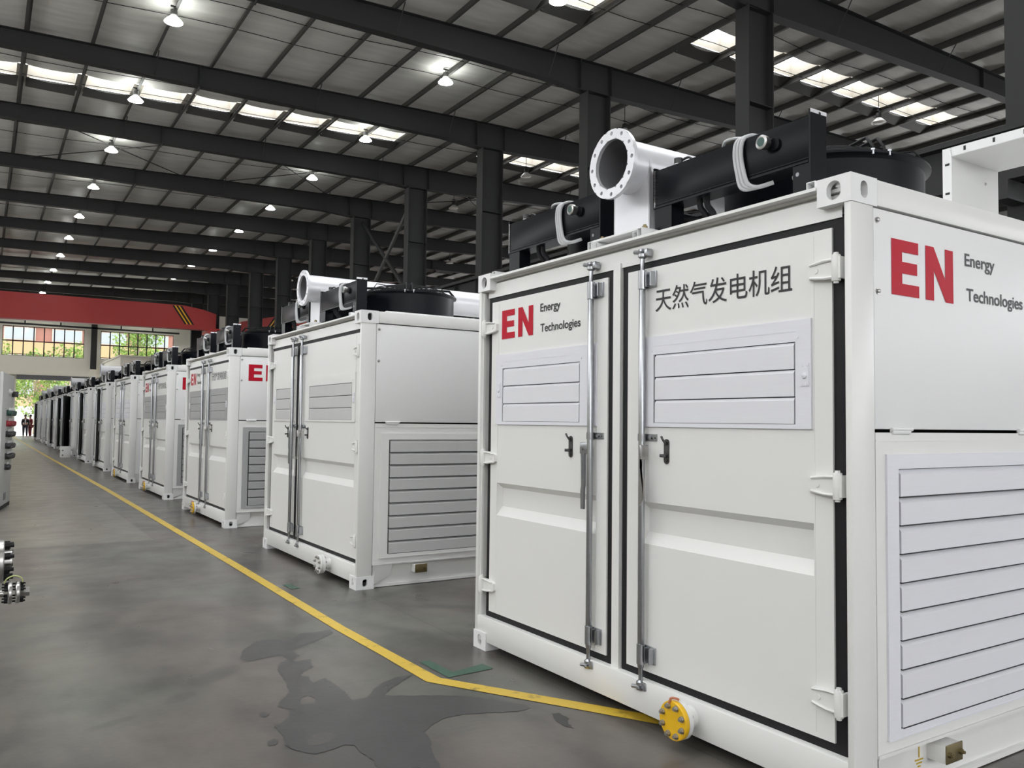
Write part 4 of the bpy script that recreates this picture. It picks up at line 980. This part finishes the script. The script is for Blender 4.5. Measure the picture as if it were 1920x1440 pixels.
for k, (x, y) in enumerate(((17.89, 21), (17.89, 27), (17.89, 33), (24.17, 15.75), (24.17, 45), (17.89, 57))):
    hang(dim, x, y, z=zroof(x)-0.2-0.5, label=['unlit bell lamp just above the big ring flange of the first container', 'unlit bell lamp between two columns under a skylight strip',
         'unlit bell lamp between the columns beyond the skylight strip', 'unlit bell lamp under the bright skylights over the far bay', 'small unlit bell lamp low between the dark columns', 'small unlit lamp behind the column line deep in the hall'][k], group='unlit lamps in the far bay')

# ------------------------------------------------------------------ overhead cranes
def make_crane(x0, x1, y, label, slope_end):
    root = empty('overhead_crane', (x0, y, 0))
    g = MB(); L = x1-x0
    if slope_end == 'right': out = [(0, 7.76), (L, 7.93), (L, 9.12), (L-0.9, 9.38), (L-2.2, 9.58), (0, 9.55)]
    else: out = [(0, 7.93), (L, 7.80), (L, 9.50), (3.2, 9.55), (0, 8.8)]
    g.prism(out, -0.35, 0.35, 'y')
    gi = g.build('girder', M['crane'], root)
    xs = L-3.0 if slope_end == 'right' else 2.6
    for k in range(5):
        a = xs+0.13*k; wd = 0.13 if k % 2 == 0 else 0.10
        dx = 0.85 if slope_end == 'right' else -0.85
        MB().add([(a, -0.353, 9.53), (a+wd, -0.353, 9.53), (a+wd+dx, -0.353, 8.25), (a+dx, -0.353, 8.25)], [(0, 1, 2, 3)]).build('warning_stripe', M['yellow'] if k % 2 else M['rubber'], gi)
    for xx in ((L-0.3, ) if slope_end == 'right' else (0.3,)):
        e = MB().box(xx-0.25, xx+0.30, -1.6, 1.6, 6.95, 7.95, 0.03).build('end_carriage', M['crane'], root)
        for yy in (-1.2, 1.2): MB().lathe([(0.0, -0.08), (0.19, -0.08), (0.19, 0.08), (0.0, 0.08)], (xx+0.1, yy, 6.76), (1, 0, 0), 20).build('wheel', M['steel'], e)
    tag(root, label, 'crane')
make_crane(-9.7, 13.95, 61.8, 'red overhead crane girder with yellow and black stripes spanning the aisle', 'right')
make_crane(15.9, 37.5, 62.5, 'red overhead crane girder seen between the columns in the far bay', 'left')

# ------------------------------------------------------------------ things at the aisle side
def make_cabinet():
    root = empty('control_cabinet', (0.255, 15.85, 0)); root.rotation_euler.z = -math.radians(8.3)
    # side with sockets faces +x; the cabinet runs 1.36 m deep along y
    MB().box(-1.2, 0.0, 0, 1.36, 0.06, 2.28, 0.01).build('cabinet_body', M['grey_plastic'], root)
    MB().box(-1.2, 0.0, 0.03, 1.33, 0.0, 0.06).build('plinth', M['blackmatte'], root)
    dr = MB().box(-0.56, -0.06, -0.03, 0.0, 0.10, 2.30, 0.008).box(-0.03, 0.01, -0.02, 0.05, 0.04, 2.29, 0.006).build('cabinet_door', M['grey_plastic'], root)
    MB().box(-0.115, -0.085, -0.05, -0.03, 1.1, 1.3, 0.004).build('handle', M['blackplastic'], dr)
    rows = [(1.62, 'green'), (1.44, 'redplastic'), (1.26, 'blackplastic'), (1.06, 'blackplastic'), (0.88, 'blackplastic'), (0.70, 'blackplastic')]
    for k, (z, m) in enumerate(rows):
        n = 6 if k < 5 else 2
        pl = MB().box(0.0, 0.02, 0.55, 0.55+0.115*n, z-0.05, z+0.05, 0.004).build('socket_strip', M[m], root)
        for q in range(n):
            y = 0.60+0.115*q
            MB().lathe([(0.044, 0.01), (0.048, 0.04), (0.046, 0.065), (0.03, 0.078), (0.0, 0.08)], (0, y, z), (1, 0, -0.15), 12).build('socket', M[m], pl)
            MB().tube([(0.03, y+0.02, z+0.04), (0.035, y+0.03, z+0.085)], 0.008, 6).build('clip', M['white'], pl)
    b = MB().lathe([(0.05, 0), (0.05, 0.02), (0.02, 0.022), (0.02, 0.05), (0, 0.05)], (0, 0.80, 1.98), (1, 0, 0), 16).build('rotary_switch', M['white'], root)
    MB().box(0.0, 0.09, 1.10, 1.22, 1.90, 2.0, 0.01).build('emergency_box', M['blackplastic'], root)
    MB().box(0.0, 0.005, 0.55, 0.8, 0.14, 0.26).build('vent_plate', M['shutter'], root)
    tag(root, 'grey control cabinet with green, red and black socket rows, across the aisle from the containers', 'control cabinet')
make_cabinet()

def make_pipe_train():
    root = empty('gas_pipe_train', (-0.35, 4.2, 0))
    MB().box(-0.9, -0.03, -0.35, 0.35, 0.0, 0.10, 0.01).box(-0.12, -0.04, -0.16, 0.08, 0.1, 1.0).build('stand', M['grey_plastic'], root)
    def flange_pair(x, y, z, r, rp, nb, xs):
        p = MB().lathe([(rp, xs-0.1), (rp, x-root.location.x-0.06)], (0, y, z), (1, 0, 0), 20, True, True).build('pipe', M['steel'], root)
        xl = x-root.location.x
        for a, b in (((-0.062, -0.038), (-0.026, 0.0)) if nb == 8 else ((-0.044, -0.028), (-0.016, 0.0))): MB().lathe([(rp, a), (r-0.003, a), (r, a+0.004), (r, b-0.004), (r-0.003, b), (rp*0.2, b)], (xl, y, z), (1, 0, 0), 36).build('flange', M['steel'], p)
        for k in range(nb):
            t = 2*PI*(k+0.5)/nb; yy, zz = y+math.cos(t)*r*0.78, z+math.sin(t)*r*0.78
            MB().tube([(xl-0.10 if nb == 8 else xl-0.066, yy, zz), (xl+(0.036 if nb == 8 else 0.020), yy, zz)], r*0.085, 8).hex((xl, yy, zz), (1, 0, 0), r*0.16, 0.022 if nb == 8 else 0.013).hex((xl-(0.062 if nb == 8 else 0.044), yy, zz), (-1, 0, 0), r*0.16, 0.022 if nb == 8 else 0.013).build('bolt', M['blackmatte'], p)
        return p
    flange_pair(0.098, 0.02, 0.930, 0.094, 0.055, 8, 0.0)
    q = flange_pair(0.158, -0.10, 0.812, 0.047, 0.0155, 6, -0.05)
    xl = 0.158-root.location.x
    MB().lathe([(0.02, 0), (0.02, 0.035), (0.0, 0.035)], (xl, -0.10, 0.812), (1, 0, 0), 6).build('plug', M['steel'], q)
    MB().tube(spline([(xl-0.058, -0.10, 0.848), (xl-0.050, -0.11, 0.872), (xl-0.022, -0.11, 0.884), (xl+0.004, -0.11, 0.872), (xl+0.010, -0.10, 0.848)]), 0.0025, 6).build('bonding_wire', mat('earth_wire', (0.45, 0.5, 0.2), 0.5), q)
    MB().lathe([(0.045, 0.03), (0.045, 0.0)], (0.098-root.location.x, 0.02, 0.930), (1, 0, 0), 16, True, True).build('end_cap', M['steel'], root)
    tag(root, 'steel gas pipes ending in one large and one small bolted flange', 'pipe flange')
make_pipe_train()

sb = empty('step_box', (2.58, 36.05, 0))
MB().box(0, 0.34, 0, 0.6, 0.0, 0.42, 0.015).build('box_body', M['white'], sb)
t = MB()
for z in (0.07, 0.25): t.box(0.03, 0.07, -0.006, 0.0, z, z+0.05)
t.build('hand_holes', M['gap'], sb)
tag(sb, 'small white step box on the floor before the eighth container', 'step box')

eb = empty('site_office', (8.44, 67.0, 0))
MB().box(0, 5.4, 0, 10.0, 0.0, 6.12, 0.03).build('office_walls', M['cream'], eb)
MB().box(-0.12, 5.5, -0.12, 10.05, 6.12, 6.22).build('roof_slab', M['cream'], eb)
MB().box(-0.03, 0.0, 1.0, 8.8, 4.3, 5.3).build('window_strip', M['shutter'], eb)
tag(eb, 'tall cream box room standing behind the container row at the end wall', 'room')

# ------------------------------------------------------------------ people by the far door
def person(x, y, label, top, bottom, shirt, face):
    root = empty('person', (x, y, -0.06)); root.rotation_euler.z = face
    sk = mat('skin', (0.45, 0.27, 0.19), 0.6); hair = mat('dark_hair', (0.015, 0.012, 0.01), 0.6)
    # body as one skinned figure
    V = [(0, 0, .93), (0, 0, 1.08), (0, 0, 1.28), (0, 0, 1.42), (0, .01, 1.50), (0, .02, 1.60), (0, .02, 1.70),
         (.17, 0, 1.38), (.23, .02, 1.12), (.20, .14, .93), (.20, .19, .87), (-.17, 0, 1.38), (-.24, -.02, 1.12), (-.22, .08, .90), (-.22, .11, .82),
         (.10, 0, .88), (.11, .02, .48), (.11, -.02, .08), (.12, .13, .03), (-.10, 0, .88), (-.12, .03, .48), (-.13, 0, .08), (-.14, .14, .03)]
    Rr = [.16, .15, .17, .13, .055, .085, .085, .07, .052, .038, .04, .07, .052, .038, .04, .10, .068, .045, .04, .10, .068, .045, .04]
    Ed = [(0, 1), (1, 2), (2, 3), (3, 4), (4, 5), (5, 6), (3, 7), (7, 8), (8, 9), (9, 10), (3, 11), (11, 12), (12, 13), (13, 14), (0, 15), (15, 16), (16, 17), (17, 18), (0, 19), (19, 20), (20, 21), (21, 22)]
    def skin(name, vi, scale, m, extra=0.0, depth=.72):
        mp = {v: k for k, v in enumerate(vi)}
        me = bpy.data.meshes.new(name); me.from_pydata([V[i] for i in vi], [(mp[a], mp[b]) for a, b in Ed if a in mp and b in mp], [])
        o = bpy.data.objects.new(name, me); COL.objects.link(o)
        md = o.modifiers.new('skin', 'SKIN'); md.use_smooth_shade = True
        for k, i in enumerate(vi):
            s = me.skin_vertices[0].data[k]; s.radius = (Rr[i]*scale+extra, Rr[i]*scale*(depth if i < 4 else 1)+extra); s.use_root = (k == 0)
        o.modifiers.new('sub', 'SUBSURF').levels = 1; o.modifiers['sub'].render_levels = 2
        me.materials.append(m); o.parent = root; return o
    skin('body', list(range(23)), 1.0, sk)
    skin('trousers', [0, 15, 16, 17, 19, 20, 21], 1.04, bottom, .012)
    skin('jacket', [1, 2, 3, 7, 8, 9, 11, 12, 13], 1.05, top, .014)
    if shirt:
        MB().box(-0.045, 0.045, 0.128, 0.158, 1.02, 1.42, 0.012).build('shirt_front', shirt, root)
    MB().lathe([(0.0, 0.10), (0.06, 0.09), (0.092, 0.04), (0.098, -0.02), (0.09, -0.06)], (0, 0.005, 1.70), (0, -0.25, 1), 20).build('hair', hair, root)
    MB().lathe([(0.012, 0), (0.016, 0.02), (0.004, 0.03)], (0, 0.10, 1.635), (0, 1, -0.4), 8).build('nose', sk, root)
    for s in (-1, 1): MB().lathe([(0.03, 0), (0.02, 0.012), (0.0, 0.014)], (s*0.083, 0.015, 1.645), (s, 0, 0), 8).build('ear', sk, root); MB().box(s*.12-.05, s*.12+.05, -.07, .19, 0, .07, .03).build('shoe', M['blackmatte'], root)
    tag(root, label, 'person')
person(2.85, 76.0, 'person in a dark open jacket over a white shirt, standing outside the far door', mat('dark_jacket', (0.02, 0.02, 0.025), 0.7), mat('dark_trousers', (0.02, 0.022, 0.035), 0.7), mat('white_shirt', (0.7, 0.7, 0.7), 0.7), PI)
mr = mat('maroon_cloth', (0.22, 0.02, 0.03), 0.7)
person(3.22, 76.4, 'person all in maroon work clothes, standing outside beside the container row', mr, mr, None, PI/2+0.4)

# ------------------------------------------------------------------ outside: trees and the building opposite
def leaf_mat(name, c1_, c2_):
    m = bpy.data.materials.new(name); m.use_nodes = True; nt = m.node_tree; b = nt.nodes['Principled BSDF']; b.inputs['Roughness'].default_value = 0.6
    oi = nt.nodes.new('ShaderNodeTexCoord'); n = nt.nodes.new('ShaderNodeTexNoise'); n.inputs['Scale'].default_value = 1.4; nt.links.new(oi.outputs['Object'], n.inputs['Vector'])
    r = nt.nodes.new('ShaderNodeValToRGB'); r.color_ramp.elements[0].color = (*c1_, 1); r.color_ramp.elements[0].position = .35; r.color_ramp.elements[1].color = (*c2_, 1); r.color_ramp.elements[1].position = .65
    nt.links.new(n.outputs['Fac'], r.inputs[0]); nt.links.new(r.outputs[0], b.inputs['Base Color'])
    return m
LEAF = leaf_mat('bright_leaves', (0.055, 0.115, 0.012), (0.19, 0.29, 0.035)); BARK = mat('pale_bark', (0.32, 0.27, 0.20), 0.9, noise=0.2)
def tree(x, y, h, r, label, seed, n=2600, low=0.35, trunk=0.16):
    rnd = random.Random(seed); root = empty('tree', (x, y, -0.06))
    tk = MB().tube(spline([(0, 0, 0), (0.05, 0, h*0.25), (-0.05, 0.05, h*0.5), (0.1, 0, h*0.8)]), [trunk*(1-0.7*i/18) for i in range(19)], 8)
    blobs = []
    for k in range(16):
        a = rnd.uniform(0, 2*PI); q = r*rnd.uniform(0.25, 0.85); z = h*rnd.uniform(low+0.08, 0.95)
        q *= 1-0.5*max(0, (z/h-0.7)/0.3)
        blobs.append((q*math.cos(a), q*math.sin(a), z, r*rnd.uniform(0.28, 0.42)))
        tk.tube([(0, 0, max(h*0.2, z-q*0.9)), (q*math.cos(a)*0.6, q*math.sin(a)*0.6, z-q*0.25), (q*math.cos(a), q*math.sin(a), z)], [trunk*0.35, trunk*0.22, trunk*0.08], 5)
    tk.build('trunk', BARK, root)
    lf = MB()
    for k in range(n):
        bx, by, bz, br = blobs[rnd.randrange(len(blobs))]
        d = Vector((rnd.gauss(0, 1), rnd.gauss(0, 1), rnd.gauss(0, 0.8))).normalized()*br*rnd.uniform(0.55, 1.05)
        c = Vector((bx, by, bz))+d; s = rnd.uniform(0.10, 0.2)
        a = Vector((rnd.gauss(0, 1), rnd.gauss(0, 1), rnd.gauss(0, 1))).normalized(); b = a.cross(Vector((rnd.gauss(0, 1), rnd.gauss(0, 1), rnd.gauss(0, 1)))).normalized()
        lf.add([c-a*s, c+b*s*0.5, c+a*s, c-b*s*0.5], [(0, 1, 2, 3)])
    lf.build('foliage', LEAF, root)
    tag(root, label, 'tree', 'trees outside the end wall')
tree(4.1, 90, 7.4, 3.6, 'leafy tree with a pale trunk right outside the open shutter door', 3, 3600, low=0.30)
tree(13.2, 92, 11.0, 3.6, 'spreading green tree filling the window beside the column line', 5, 3200, low=0.5)
tree(1.0, 100, 9.2, 2.8, 'low leafy tree outside, seen under the window over the shutter', 8, 1800)
tree(7.8, 100, 9.4, 2.8, 'bushy tree outside whose top shows in the window over the shutter', 11, 1800)

bl = empty('apartment_building', (-14, 112, -0.06))
W1, W2, W3, WG = mat('orange_render', (0.32, 0.23, 0.12), 0.8), mat('red_brick', (0.23, 0.10, 0.075), 0.8, noise=0.1, nscale=6), mat('pale_stone', (0.34, 0.31, 0.27), 0.8), mat('office_glass', (0.24, 0.26, 0.28), 0.3)
MB().box(0, 50, 0, 12, 0, 16).build('wall', W2, bl)
for k in range(5): MB().box(-0.1, 50.1, -0.25, 0, 2.6+3.2*k, 4.0+3.2*k).build('spandrel', W1, bl)
for fl in range(4):
    for k in range(10):
        f_ = MB().box(1.0+4.9*k, 4.2+4.9*k, -0.12, 0.02, 4.2+3.2*fl, 5.7+3.2*fl).build('window', W3, bl)
        MB().box(1.1+4.9*k, 4.1+4.9*k, -0.14, -0.12, 4.3+3.2*fl, 5.6+3.2*fl).build('pane', WG, f_)
tag(bl, 'brick and orange building opposite, seen through the end windows', 'building')
struct(MB().box(-10, 30, 96, 96.2, -0.06, 2.6).build('wall_garden', mat('white_garden_wall', (0.45, 0.45, 0.44), 0.8)), 'white garden wall outside behind the trees', 'wall')
